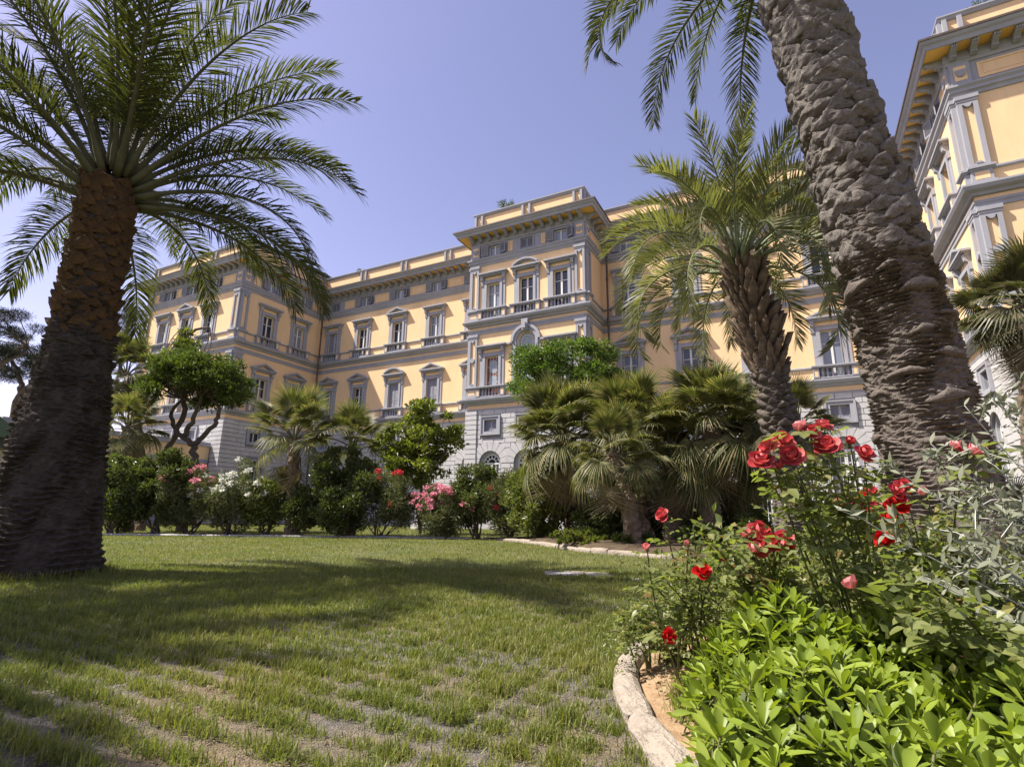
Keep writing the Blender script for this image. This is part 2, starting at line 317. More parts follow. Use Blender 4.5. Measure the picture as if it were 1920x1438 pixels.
def wall_grid(L, z0, z1, holes, depth, mb, mi=0):          # front face at y=0 with openings (x0,x1,z0,z1,arched) and their reveals
    xs = sorted({0, L} | {h[0] for h in holes} | {h[1] for h in holes}); zs = sorted({z0, z1} | {h[2] for h in holes} | {h[3] for h in holes})
    for xa, xb in zip(xs[:-1], xs[1:]):
        for za, zb in zip(zs[:-1], zs[1:]):
            xm, zm = (xa+xb)/2, (za+zb)/2
            if any(h[0] < xm < h[1] and h[2] < zm < h[3] for h in holes): continue
            mb.add([(xa, 0, za), (xb, 0, za), (xb, 0, zb), (xa, 0, zb)], [(0, 1, 2, 3)], mi)
    for x0, x1, a, b, arched in holes:
        if not arched:
            mb.add([(x0,0,a),(x1,0,a),(x1,0,b),(x0,0,b),(x0,depth,a),(x1,depth,a),(x1,depth,b),(x0,depth,b)], [(0,3,7,4),(1,5,6,2),(3,2,6,7),(0,4,5,1)], mi)
        else:
            r = (x1-x0)/2; cx = (x0+x1)/2; zc = b - r; ap = arch_pts(cx, zc, r, 14)
            for s, corner in ((0, (x1, b)), (1, (x0, b))):
                seg = ap[:8] if s == 0 else ap[7:]
                for q0, q1 in zip(seg[:-1], seg[1:]): mb.add([(corner[0],0,corner[1]), (q1[0],0,q1[1]), (q0[0],0,q0[1])], [(0, 1, 2)], mi)
            ring = [(x0, a)] + ap[::-1] + [(x1, a)]
            for q0, q1 in zip(ring[:-1], ring[1:]): mb.add([(q0[0],0,q0[1]), (q1[0],0,q1[1]), (q1[0],depth,q1[1]), (q0[0],depth,q0[1])], [(0, 1, 2, 3)], mi)
ground_open = {}                                           # ground floor openings: (x0,x1,z0,z1,arched)
for f in axes:
    ho = []
    for i, x in enumerate(axes[f]):
        if f in (F_RIS,):
            ho.append((x-.74, x+.74, .2, 4.45, True))
        elif f in (F_ML, F_MR, F_RPS): ho.append((x-.66, x+.66, .5, 4.72, True))
        else: ho.append((x-.5, x+.5, 1.2, 3.6, False))
    ground_open[f] = ho
walls = []
for i, fc in enumerate(FAC):
    L = fc['len']; rot = (0, 0, fc['rot'])
    holes = []
    for k, x in enumerate(axes[i]):
        if i == F_RIS and k == 1: holes.append((x-.62, x+.62, Z1, 11.55, True))
        else: holes.append((x-OW, x+OW, Z1, Z1T, False))
        holes.append((x-OW, x+OW, Z2, Z2T, False))
    mb = MB(); wall_grid(L, 6.9, 16.4, holes, .26, mb); mb.build('wall', M['yellow'], pal, fc['o'], rot)
    mb = MB(); wall_grid(L, 16.4, 18.35, [(x-.42, x+.42, 16.95, 17.66, False) for x in axes[i]], .22, mb); mb.build('attic_wall', M['grey'], pal, fc['o'], rot)
    mb = MB(); wall_grid(L, 0, 6.9, [(h[0], h[1], h[2], h[3], h[4]) for h in ground_open[i]] + [(x-.42, x+.42, 5.58, 6.28, False) for x in axes[i]], .3, mb)
    fc['rustic'] = mb.build('rusticated_wall', M['joint'], pal, fc['o'], rot)
# mouldings that run round the whole front
sweep('plinth', [(0, 0), (.14, 0), (.14, .42), (.08, .5), (0, .5)], M['stone'])
sweep('string_course', [(0, 6.86), (.05, 6.86), (.07, 6.95), (0, 6.98)], M['grey'])
sweep('string_course', [(0, 7.22), (.10, 7.24), (.14, 7.34), (.30, 7.40), (.36, 7.52), (.36, 7.60), (0, 7.66)], M['grey'])
sweep('rail_band', [(0, 8.19), (.05, 8.19), (.09, 8.23), (.09, 8.30), (0, 8.33)], M['grey'])
sweep('string_course', [(0, 11.72), (.05, 11.72), (.05, 11.86), (.09, 11.90), (.09, 12.0), (0, 12.03)], M['grey'])
sweep('string_course', [(0, 12.18), (.10, 12.2), (.14, 12.3), (.32, 12.36), (.38, 12.48), (.38, 12.55), (0, 12.6)], M['grey'])
sweep('rail_band', [(0, 13.16), (.05, 13.16), (.09, 13.20), (.09, 13.27), (0, 13.30)], M['grey'])
sweep('attic_string', [(0, 16.34), (.06, 16.35), (.08, 16.48), (.16, 16.52), (.16, 16.64), (.24, 16.72), (.24, 16.80), (.03, 16.86)], M['grey'])
sweep('frieze', [(0, 17.78), (.06, 17.80), (.09, 17.90), (.12, 17.92), (.12, 18.0), (0.12, 18.36)], M['grey'])
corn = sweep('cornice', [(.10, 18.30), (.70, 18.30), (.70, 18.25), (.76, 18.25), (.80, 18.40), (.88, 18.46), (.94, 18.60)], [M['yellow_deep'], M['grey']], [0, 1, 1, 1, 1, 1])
sweep('gutter', [(.94, 18.57), (.97, 18.57), (.97, 18.66), (.90, 18.68), (-.2, 18.80)], M['gutter'])
par = sweep('parapet', [(-.12, 18.70), (-.12, 20.06)], M['yellow'])
sweep('parapet_base', [(-.07, 18.7), (-.07, 19.02), (-.12, 19.05)], M['grey'])
sweep('parapet_cap', [(-.12, 19.96), (-.06, 19.98), (-.02, 20.06), (.02, 20.12), (.02, 20.18), (-.45, 20.2), (-.45, 18.8)], M['grey'])
mb = MB(); pts = offset_path(-.3); mb.add([(x, y, 19.0) for x, y in pts], [tuple(range(len(pts)))]); mb.build('roof', M['roofing'], pal)
mb = MB(); p0, p1 = LP[-1], LP[0]; mb.add([(p0[0], p0[1], 0), (p1[0], p1[1], 0), (p1[0], p1[1], 20), (p0[0], p0[1], 20)], [(0, 1, 2, 3)]); mb.build('rear_wall', M['yellow'], pal)
# scrolled brackets under the cornice, one by one
bp = MB(); bp.prism_x([(0, 17.92), (-.13, 17.93), (-.20, 17.99), (-.22, 18.06), (-.30, 18.10), (-.46, 18.12), (-.54, 18.18), (-.56, 18.30), (0, 18.30)][::-1], -.10, .10)
for k in (-.065, 0, .065): bp.box(k-.018, k+.018, -.58, -.02, 18.14, 18.29); bp.box(k-.018, k+.018, -.235, -.02, 17.95, 18.05)
bme = bp.mesh('bracket', M['grey'])
for i in (F_PAVF, F_PAVS, F_ML, F_RIS, F_RR, F_MR, F_RPS, F_RPF):
    fc = FAC[i]; L = fc['len']; n = max(1, round((L - .3) / .64)); c, s = math.cos(fc['rot']), math.sin(fc['rot'])
    for k in range(n+1):
        x = .15 + (L-.3) * k / n
        if (i in (F_PAVS, F_ML, F_MR, F_RPS, F_RR)) and not (.55 < x < L-.55): 
            if not ((i == F_PAVS or i == F_RR) and x <= .55) and not (i == F_RPS and x >= L-.55): continue
        link('bracket', bme, corn, (fc['o'][0] + c*x + s*.10, fc['o'][1] + s*x - c*.10, 0), (0, 0, fc['rot']))
def on(fc, name, me, x, y=0, z=0, parent=pal, rz=0):       # put a mesh on a face: x along it, y into the wall
    c, s = math.cos(fc['rot']), math.sin(fc['rot'])
    return link(name, me, parent, (fc['o'][0] + c*x - s*y, fc['o'][1] + s*x + c*y, z), (0, 0, fc['rot'] + rz))
# window surrounds
def surround(kind, zb, zt, hw=OW):
    mb = MB(); e = zt
    for s in (-1, 1):
        a, b = sorted((s*(hw-.002), s*(hw+.17))); mb.box(a, b, -.10, .01, zb, e+.17)
        a, b = sorted((s*(hw+.17), s*(hw+.36))); mb.box(a, b, -.05, .01, zb, e+.42)
        a, b = sorted((s*(hw+.22), s*(hw+.40))); mb.prism_x([(0, e-.12), (-.10, e-.12), (-.13, e+.05), (-.12, e+.18), (-.22, e+.26), (-.24, e+.48), (0, e+.48)][::-1], a, b)
        mb.box(s*(hw+.31)-.11, s*(hw+.31)+.11, -.25, 0, e+.44, e+.50)
    mb.box(-hw-.002, hw+.002, -.10, .01, e, e+.17); mb.box(-hw-.22, hw+.22, -.06, .012, e+.17, e+.24)
    mb.box(-hw-.1, hw+.1, -.022, .008, e+.27, e+.40, 1)
    W = hw + .55
    if kind != 'A':
        mb.box(-W+.10, W-.10, -.20, .01, e+.48, e+.56); mb.box(-W+.04, W-.04, -.29, .012, e+.56, e+.61); mb.box(-W, W, -.34, .014, e+.61, e+.70)
    if kind == 't':
        for s in (-1, 1):
            pl = [(0, e+1.13), (s*W, e+.70), (s*W*.78, e+.70), (0, e+1.02)]
            mb.prism_y(pl if s < 0 else pl[::-1], -.34, .01)
            pl = [(0, e+1.02), (s*W*.78, e+.70), (s*W*.64, e+.70), (0, e+.94)]
            mb.prism_y(pl if s < 0 else pl[::-1], -.24, .01)
        mb.prism_y([(-W*.7, e+.70), (W*.7, e+.70), (0, e+.98)], -.07, .0, 1)
    if kind == 'a':
        Rr = 1.28; zc = e + .70 + .46 - Rr; hs = math.asin(min(1, W/Rr)); n = 12
        for k in range(n):
            t0, t1 = math.pi/2 + hs - 2*hs*k/n, math.pi/2 + hs - 2*hs*(k+1)/n
            for ro, ri, dy in ((Rr, Rr-.11, .34), (Rr-.11, Rr-.18, .24)):
                q = [(ro*math.cos(t0), zc+ro*math.sin(t0)), (ro*math.cos(t1), zc+ro*math.sin(t1)), (ri*math.cos(t1), zc+ri*math.sin(t1)), (ri*math.cos(t0), zc+ri*math.sin(t0))]
                if min(z for _, z in q) > e + .70: mb.prism_y(q[::-1], -dy, .01)
        mb.prism_y([(-W*.75, e+.70)] + [(W*.75*math.cos(math.pi-math.pi*k/10)*1, e+.70+.30*math.sin(math.pi*k/10)) for k in range(1, 10)][::1] + [(W*.75, e+.70)] if False else [(W*.75, e+.70)] + [(W*.75*math.cos(math.pi*k/10), e+.70+.32*math.sin(math.pi*k/10)) for k in range(1, 10)] + [(-W*.75, e+.70)], -.07, 0, 1)
    return mb.mesh('window_surround', [M['grey'], M['yellow']])
def sash(zb, zt, hw=OW):
    fr = MB(); t = .055
    fr.box(-hw, -hw+t, .15, .21, zb, zt); fr.box(hw-t, hw, .15, .21, zb, zt); fr.box(-hw+t, hw-t, .15, .21, zt-t, zt); fr.box(-.055, .055, .14, .205, zb, zt-t)
    zm = zb + (zt-zb) * .73
    for s in (-1, 1):
        a, b = sorted((s*.055, s*(hw-t))); fr.box(a, b, .155, .2, zm-.02, zm+.02)
    pn = []
    for s in (-1, 1):
        p_ = MB(); a, b = sorted((s*.055, s*(hw-t))); p_.box(a, b, .19, .205, zb, zt-t); pn.append((p_.mesh('pane', M['glass']), p_.mesh('pane', M['glass_pale'])))
    return fr.mesh('sash_frame', M['sash']), pn
def louvre(zb, zt, x0, x1, n):
    mb = MB(); t = .05; mb.box(x0, x0+t, 0, .045, zb, zt); mb.box(x1-t, x1, 0, .045, zb, zt); mb.box(x0+t, x1-t, 0, .045, zb, zb+.08); mb.box(x0+t, x1-t, 0, .045, zt-.08, zt)
    if zt-zb > 1.2: mb.box(x0+t, x1-t, .001, .044, (zb+zt)/2-.04, (zb+zt)/2+.04)
    for k in range(n):
        z = zb+.08+(zt-zb-.16)*(k+.5)/n; d = (zt-zb-.16)/n*.55
        mb.prism_x([(0.008, z-d), (.015, z-d), (.04, z+d), (.033, z+d)], x0+t, x1-t)
    return mb
SUR = {(k, 1): surround(k, Z1, Z1T) for k in 'taf'}; SUR.update({(k, 2): surround(k, Z2, Z2T) for k in 'taf'})
SASH = {1: sash(Z1, Z1T), 2: sash(Z2, Z2T)}
SHC = {fl: [louvre(zb, zt, *sorted((s*.01, s*(OW-.01))), 26).mesh('shutter', M['shutter']) for s in (-1, 1)] for fl, zb, zt in ((1, Z1, Z1T), (2, Z2, Z2T))}
SHI = {fl: louvre(zb, zt, 0, .24, 26).mesh('shutter', M['shutter']) for fl, zb, zt in ((1, Z1, Z1T), (2, Z2, Z2T))}
CUR = {fl: MB().box(-.38, -.08, .206, .215, zb, zt-.06).mesh('curtain', M['curtain']) for fl, zb, zt in ((1, Z1, Z1T), (2, Z2, Z2T))}
def balustrade_mesh():
    mb = MB()
    for s in (-1, 1):
        x = s*.84; mb.box(x-.13, x+.13, -.26, .01, .02, .55); 
        for a, b, c, d in ((-.13,-.08,.05,.52), (.08,.13,.05,.52)): mb.box(x+a, x+b, -.275, -.26, c, d)
        mb.box(x-.08, x+.08, -.275, -.26, .05, .10); mb.box(x-.08, x+.08, -.275, -.26, .47, .52); mb.box(x-.075, x+.075, -.266, -.258, .11, .46, 1)
    mb.box(-.71, .71, -.24, -.02, .02, .07); mb.box(-1.0, 1.0, -.31, .012, .55, .60); mb.box(-1.03, 1.03, -.35, .014, .60, .67)
    return mb.mesh('balustrade', [M['grey'], M['yellow']])
BAL = balustrade_mesh()
bl = MB(); bl.lathe([(.05, .07), (.05, .11), (.035, .13), (.06, .20), (.066, .26), (.05, .34), (.03, .42), (.03, .46), (.05, .48), (.05, .55)], 8, 0, -.13); BALS = bl.mesh('baluster', M['grey'], True)
def add_balustrade(fc, x, z):
    o = on(fc, 'balustrade', BAL, x, 0, z)
    for k in range(6): link('baluster', BALS, o, (-.56 + k*.224, 0, 0))
rs = random.Random(3)
def add_window(fc, x, fl, kind, shut):
    w_ = on(fc, 'window', SUR[(kind, fl)], x)
    fr, pn = SASH[fl]; link('sash_frame', fr, w_)
    pale = rs.random()
    for q in pn: link('pane', q[1 if pale < .4 or (pale < .6 and rs.random() < .5) else 0], w_)
    if shut == 'closed':
        for q in SHC[fl]: link('shutter', q, w_, (0, .06, 0))
    elif shut == 'side':
        link('shutter', SHI[fl], w_, (-OW+.004, -.06, 0), (0, 0, R_(84))); link('shutter', SHI[fl], w_, (OW-.05, -.06, 0), (0, 0, R_(84)))
    elif shut == 'half': link('shutter', SHC[fl][0], w_, (0, .06, 0))
    return w_
SHUT = {(F_ML, 1): ['half', 'side', 'closed', 'closed', 'closed'], (F_MR, 1): ['side', 'side', 'side', 'side', 'none'], (F_ML, 2): ['half', 'none', 'none', 'side', 'none'], (F_PAVS, 1): ['none', 'side'], (F_PAVF, 2): ['side'] * 3}
AT_S, AT_P = None, None
asf = MB(); asf.box(-.42, -.37, .12, .17, 16.95, 17.66); asf.box(.37, .42, .12, .17, 16.95, 17.66); asf.box(-.37, .37, .12, .17, 17.60, 17.66); asf.box(-.37, .37, .12, .17, 16.95, 17.0); asf.box(-.04, .04, .115, .165, 17.0, 17.60); ATS = asf.mesh('sash_frame', M['sash'])
ATP = MB().box(-.37, .37, .15, .16, 17.0, 17.6).mesh('pane', M['glass_pale'])
atr = MB(); 
for s in (-1, 1): a, b = sorted((s*.42, s*.50)); atr.box(a, b, -.05, .01, 16.87, 17.74)
atr.box(-.42, .42, -.05, .01, 17.66, 17.74); ATR = atr.mesh('window_surround', M['grey'])
ATL = louvre(16.95, 17.68, 0, .46, 14).mesh('shutter', M['shutter'])
ATC = [louvre(16.96, 17.65, *sorted((s*.01, s*.41)), 14).mesh('shutter', M['shutter']) for s in (-1, 1)]
mzr = MB()
for s in (-1, 1): a, b = sorted((s*.42, s*.58)); mzr.box(a, b, -.10, .01, 5.42, 6.44); a, b = sorted((s*.58, s*.68)); mzr.box(a, b, -.15, .01, 5.36, 6.50)
mzr.box(-.42, .42, -.10, .01, 6.28, 6.44); mzr.box(-.42, .42, -.10, .01, 5.42, 5.58); mzr.box(-.58, .58, -.15, .01, 6.44, 6.50); mzr.box(-.58, .58, -.15, .01, 5.36, 5.42)
MZR = mzr.mesh('window_surround', M['grey'])
mzs = MB(); mzs.box(-.42, -.37, .12, .17, 5.58, 6.28); mzs.box(.37, .42, .12, .17, 5.58, 6.28); mzs.box(-.37, .37, .12, .17, 6.22, 6.28); mzs.box(-.04, .04, .115, .165, 5.58, 6.22); MZS = mzs.mesh('sash_frame', M['sash'])
MZP = MB().box(-.37, .37, .15, .16, 5.58, 6.22).mesh('pane', M['glass'])
MZL = [louvre(5.6, 6.24, *sorted((s*.04, s*.40)), 9).mesh('shutter', M['shutter']) for s in (-1, 1)]
# ground floor openings
def arch_window(r, z0, zt, door=True):
    zc = zt - r; fr = MB(); t = .10
    for s in (-1, 1): a, b = sorted((s*(r-.16-t), s*(r-.16))); fr.box(a, b, .20, .28, z0, zc)
    ro = r - .16
    for k in range(12):
        t0, t1 = math.pi*k/12, math.pi*(k+1)/12
        for R0, R1 in ((ro, ro-t), (ro*.5+.03, ro*.5-.03)):
            q = [(R0*math.cos(t0), zc+R0*math.sin(t0)), (R0*math.cos(t1), zc+R0*math.sin(t1)), (R1*math.cos(t1), zc+R1*math.sin(t1)), (R1*math.cos(t0), zc+R1*math.sin(t0))]; fr.prism_y(q[::-1], .20, .28)
    for k in (1, 2, 3, 4, 5):
        a = math.pi*k/6; c, s = math.cos(a), math.sin(a); w_ = .022
        q = [(ro*.5*c - s*w_, zc+ro*.5*s + c*w_), (ro*.5*c + s*w_, zc+ro*.5*s - c*w_), ((ro-.05)*c + s*w_, zc+(ro-.05)*s - c*w_), ((ro-.05)*c - s*w_, zc+(ro-.05)*s + c*w_)]; fr.prism_y(q, .205, .275)
    fr.box(-ro+t, ro-t, .19, .285, zc-.05, zc+.05); fr.box(-.07, .07, .19, .28, z0, zc-.05)
    for z in np.arange(zc-.6, z0+.3, -.6): fr.box(-ro+t, -.07, .21, .27, z-.02, z+.02); fr.box(.07, ro-t, .21, .27, z-.02, z+.02)
    for s in (-1, 1): x = s*(ro-t+.07)/2; fr.box(x-.02, x+.02, .212, .268, z0, zc-.05)
    gl = MB(); gl.prism_y([(x, z) for x, z in [(ro, z0)] + arch_pts(0, zc, ro, 14) + [(-ro, z0)]][::-1], .245, .25)
    rg = MB(); 
    n = 14
    for k in range(n):
        t0, t1 = math.pi*k/n, math.pi*(k+1)/n; R0, R1 = r+.0, r-.16
        q = [(R0*math.cos(t0), zc+R0*math.sin(t0)), (R0*math.cos(t1), zc+R0*math.sin(t1)), (R1*math.cos(t1), zc+R1*math.sin(t1)), (R1*math.cos(t0), zc+R1*math.sin(t0))]; rg.prism_y(q[::-1], .10, .30)
    for s in (-1, 1): a, b = sorted((s*r, s*(r-.16))); rg.box(a, b, .10, .30, z0, zc)
    vs = []
    return fr.mesh('sash_frame', M['sash']), gl.mesh('pane', M['glass']), rg.mesh('door_surround', M['grey'])
ARW = {.74: arch_window(.74, .2, 4.45), .66: arch_window(.66, .5, 4.72)}
def voussoir(r, ro, t0, t1, zc):
    q = [(ro*math.cos(t0), zc+ro*math.sin(t0)), (ro*math.cos(t1), zc+ro*math.sin(t1)), (r*math.cos(t1), zc+r*math.sin(t1)), (r*math.cos(t0), zc+r*math.sin(t0))]
    mb = MB(); mb.prism_y(q[::-1], -.058, .01); return mb.mesh('stone', M['stone'])
VOU = {r: [voussoir(r, r+.55, math.pi*k/9+.012, math.pi*(k+1)/9-.012, zt-r) for k in range(9)] for r, zt in ((.74, 4.45), (.66, 4.72))}
gsr = MB()
for s in (-1, 1): a, b = sorted((s*.5, s*.72)); gsr.box(a, b, -.12, .01, 1.1, 3.75); gsr.prism_x([(0, 3.5), (-.12, 3.5), (-.26, 3.72), (-.26, 3.82), (0, 3.82)][::-1], *sorted((s*.74, s*.92)))
gsr.box(-.5, .5, -.12, .01, 3.6, 3.75); gsr.box(-.84, .84, -.18, .012, 1.0, 1.1); gsr.box(-1.0, 1.0, -.30, .01, 3.82, 3.94)
GSR = gsr.mesh('window_surround', M['grey'])
gh = MB(); n = 10
for k in range(n):
    t0, t1 = math.pi*k/n, math.pi*(k+1)/n
    q = [(.46*math.cos(t0), 3.94+.42*math.sin(t0)), (.46*math.cos(t1), 3.94+.42*math.sin(t1)), (.36*math.cos(t1), 3.94+.32*math.sin(t1)), (.36*math.cos(t0), 3.94+.32*math.sin(t0))]; gh.prism_y(q[::-1], -.30, .01)
GHD = gh.mesh('arched_head', M['grey'])
gss, gsp = MB(), None
gss.box(-.5, -.44, .14, .2, 1.2, 3.6); gss.box(.44, .5, .14, .2, 1.2, 3.6); gss.box(-.44, .44, .14, .2, 3.54, 3.6); gss.box(-.05, .05, .13, .195, 1.2, 3.54); gss.box(-.44, .44, .145, .19, 2.9, 2.94)
GSS = gss.mesh('sash_frame', M['sash']); GSP = MB().box(-.44, .44, .18, .19, 1.2, 3.54).mesh('pane', M['glass'])
# big arched window of the middle block, leaded panes left and right of it
abw = MB(); n = 16; zc = 11.55 - .62
for k in range(n):
    t0, t1 = math.pi*k/n, math.pi*(k+1)/n
    for R0, R1, d in ((.62, .80, .12), (.80, .98, .2)):
        q = [(R1*math.cos(t0), zc+R1*math.sin(t0)), (R1*math.cos(t1), zc+R1*math.sin(t1)), (R0*math.cos(t1), zc+R0*math.sin(t1)), (R0*math.cos(t0), zc+R0*math.sin(t0))]; abw.prism_y(q[::-1], -d, .01)
for s in (-1, 1): a, b = sorted((s*.62, s*.80)); abw.box(a, b, -.12, .01, Z1, zc); a, b = sorted((s*.80, s*.96)); abw.box(a, b, -.06, .012, Z1, zc)
abw.prism_y([(-.16, 11.5), (.16, 11.5), (.22, 12.2), (-.22, 12.2)], -.30, .0); abw.box(-.11, .11, -.42, -.29, 11.58, 11.95)
for s in (-1, 1): a, b = sorted((s*.98, s*1.35)); abw.box(a, b, -.2, .01, 10.78, 10.90)
ABW = abw.mesh('window_surround', M['grey'])
abf = MB()
for k in range(n):
    t0, t1 = math.pi*k/n, math.pi*(k+1)/n
    for R0, R1 in ((.54, .62), (.36, .40)):
        q = [(R1*math.cos(t0), zc+R1*math.sin(t0)), (R1*math.cos(t1), zc+R1*math.sin(t1)), (R0*math.cos(t1), zc+R0*math.sin(t1)), (R0*math.cos(t0), zc+R0*math.sin(t0))]; abf.prism_y(q[::-1], .14, .2)
for s in (-1, 1):
    a, b = sorted((s*.54, s*.62)); abf.box(a, b, .14, .2, Z1, zc); a, b = sorted((s*.36, s*.40)); abf.box(a, b, .141, .199, Z1, zc)
    for z in np.arange(Z1+.5, zc, .55): a, b = sorted((s*.40, s*.54)); abf.box(a, b, .145, .195, z-.015, z+.015)
for k in range(1, 8): a = math.pi*k/8; c, s_ = math.cos(a), math.sin(a); abf.prism_y([(.40*c-s_*.015, zc+.40*s_+c*.015), (.40*c+s_*.015, zc+.40*s_-c*.015), (.54*c+s_*.015, zc+.54*s_-c*.015), (.54*c-s_*.015, zc+.54*s_+c*.015)], .145, .195)
for z in (8.6, 9.7): abf.box(-.36, .36, .15, .195, z-.02, z+.02)
ABF = abf.mesh('sash_frame', M['sash']); abg = MB(); abg.prism_y(([(.54, Z1)] + arch_pts(0, zc, .54, 14) + [(-.54, Z1)])[::-1], .17, .18); ABG = abg.mesh('pane', M['lead'])
lead = MB()
lead.box(-OW, OW, .16, .17, Z1, Z1T)
for zc_ in (8.62, 9.58):
    lead.prism_y([(.26, zc_-.30), (.26, zc_+.30), (.16, zc_+.40), (-.16, zc_+.40), (-.26, zc_+.30), (-.26, zc_-.30), (-.16, zc_-.40), (.16, zc_-.40)][::-1], .145, .165, 1)
    for q in ((-.47, -.24), (.24, .47)): lead.box(q[0], q[1], .14, .166, zc_-.012, zc_+.012, 2)
    for x in (-.2, 0, .2): lead.box(x-.01, x+.01, .14, .166, zc_+.38, zc_+.56, 2)
for s in (-1, 1): a, b = sorted((s*.42, s*OW)); lead.box(a, b, .12, .172, Z1, Z1T, 2)
lead.box(-.42, .42, .12, .172, Z1T-.05, Z1T, 2)
LEAD = lead.mesh('pane', [M['stained'], M['lead'], M['sash']])
for i in axes:
    fc = FAC[i]
    if i in (F_END,): pass
    for k, x in enumerate(axes[i]):
        if i == F_RIS and k == 1:
            w_ = on(fc, 'window', ABW, x); link('sash_frame', ABF, w_); link('pane', ABG, w_)
        elif i == F_RIS:
            w_ = on(fc, 'window', SUR[('f', 1)], x); link('pane', LEAD, w_)
        else: add_window(fc, x, 1, kindF1[i][k], SHUT.get((i, 1), ['none'] * 9)[k])
        add_window(fc, x, 2, kindF2[i][k], SHUT.get((i, 2), ['none'] * 9)[k])
        add_balustrade(fc, x, 7.64); add_balustrade(fc, x, 12.6)
        # attic window with its pair of shutters thrown open
        w_ = on(fc, 'window', ATR, x); link('sash_frame', ATS, w_); link('pane', ATP, w_)
        if (i == F_RIS and k == 1) or (i == F_ML and k == 0):
            for q in ATC: link('shutter', q, w_, (0, .03, 0))
        else:
            link('shutter', ATL, w_, (-.44, -.06, 0), (0, 0, R_(180 + 12 + 14*rs.random()))); link('shutter', ATL, w_, (.44, -.10, 0), (0, 0, R_(-10 - 16*rs.random())))
        # mezzanine
        w_ = on(fc, 'window', MZR, x); link('sash_frame', MZS, w_); link('pane', MZP, w_)
        if (i + k) % 2 == 1 or i in (F_RIS, F_MR):
            for q in MZL: link('shutter', q, w_, (0, .07, 0))
        h = ground_open[i][k]
        if h[4]:
            r = (h[1]-h[0])/2; key = .74 if abs(r-.74) < .01 else .66
            w_ = on(fc, 'doorway', ARW[key][2], x); link('sash_frame', ARW[key][0], w_); link('pane', ARW[key][1], w_)
            for q in VOU[key]: on(fc, 'stone', q, x, parent=None).parent = pal
        else:
            w_ = on(fc, 'window', GSR, x); link('sash_frame', GSS, w_); link('pane', GSP, w_)
            if k == 0: link('arched_head', GHD, w_)
# yellow panels between the attic windows
for i in (F_PAVF, F_PAVS, F_ML, F_RIS, F_RR, F_MR, F_RPS, F_RPF):
    fc = FAC[i]; xs = axes[i]; lo, hi = .12, fc['len'] - .12
    if i in (F_PAVF, F_RIS, F_RPF): lo, hi = .85, fc['len'] - .85
    if i == F_PAVS or i == F_RR: lo = .85
    if i == F_RPS: hi = fc['len'] - .85
    ed = [lo] + [v for x in xs for v in (x-.99, x+.99)] + [hi]
    for a, b in zip(ed[::2], ed[1::2]):
        if b - a < .22: continue
        mb = MB(); w_ = b - a
        mb.box(0, w_, -.03, .01, 16.98, 17.06); mb.box(0, w_, -.03, .01, 17.58, 17.66); mb.box(0, .08, -.03, .01, 17.06, 17.58); mb.box(w_-.08, w_, -.03, .01, 17.06, 17.58); mb.box(.08, w_-.08, -.004, .008, 17.06, 17.58); 
        mb.box(.16, w_-.16, -.02, -.0, 17.14, 17.50)
        on(fc, 'panel', mb.mesh('panel', M['yellow']), a)
# corner pilasters, two tiers and an attic block
def pilaster(w_=.62):
    mb = MB()
    for z0, z1, orn in ((7.66, 11.72, True), (12.6, 16.34, False)):
        mb.box(-.06, w_+.06, -.20, .0, z0, z0+.10); mb.box(0, w_, -.15, .0, z0+.10, z0+.55); mb.box(.10, w_-.10, -.156, -.14, z0+.18, z0+.47, 1)
        mb.box(-.04, w_+.04, -.20, 0, z0+.55, z0+.61); mb.box(-.09, w_+.09, -.26, 0.0, z0+.61, z0+.70)
        zb, zt = z0+.70, z1; mb.box(0, .15, -.14, 0, zb, zt-.28); mb.box(w_-.15, w_, -.14, 0, zb, zt-.28); mb.box(.15, w_-.15, -.14, 0, zb, zb+.14); mb.box(.15, w_-.15, -.14, 0, zt-.40, zt-.28); mb.box(.15, w_-.15, -.05, .002, zb+.14, zt-.40, 1)
        mb.box(-.02, w_+.02, -.16, 0, zt-.28, zt-.18); mb.box(-.05, w_+.05, -.19, 0, zt-.18, zt-.02)
        cx = w_/2
        mb.prism_y([(cx+.11*math.cos(math.pi+math.pi*k/8), zt-.40+.13*math.sin(math.pi+math.pi*k/8)) for k in range(9)], -.17, -.04)
        mb.prism_y([(cx+.10*math.cos(math.pi*k/8), zb+.14+.08*math.sin(math.pi*k/8)) for k in range(9)][::1], -.16, -.04)
        if orn: mb.box(.15, w_-.15, -.10, -.04, (zb+zt)/2-.07, (zb+zt)/2+.07); mb.prism_y([(cx+.15*math.cos(2*math.pi*k/12), (zb+zt)/2+.15*math.sin(2*math.pi*k/12)) for k in range(12)][::1], -.18, -.05)
    z0, z1 = 16.86, 17.78
    mb.box(0, w_, -.10, 0, z0, z1); mb.box(.12, w_-.12, -.112, -.09, z0+.16, z1-.14, 1)
    mb.prism_y([(w_/2+.16*math.cos(math.pi+math.pi*k/8), z0+.52+.22*math.sin(math.pi+math.pi*k/8)) for k in range(9)], -.17, -.1); mb.box(w_/2-.17, w_/2+.17, -.16, -.10, z0+.52, z0+.60)
    return mb.mesh('pilaster', [M['grey'], M['yellow']])
PIL = pilaster()
for i, ends in ((F_END, (1,)), (F_PAVF, (0, 1)), (F_PAVS, (0,)), (F_RL, (1,)), (F_RIS, (0, 1)), (F_RR, (0,)), (F_RPS, (1,)), (F_RPF, (0, 1)), (F_REND, (0,))):
    fc = FAC[i]
    for e in ends: on(fc, 'pilaster', PIL, .0 if e == 0 else fc['len']-.62, 0)
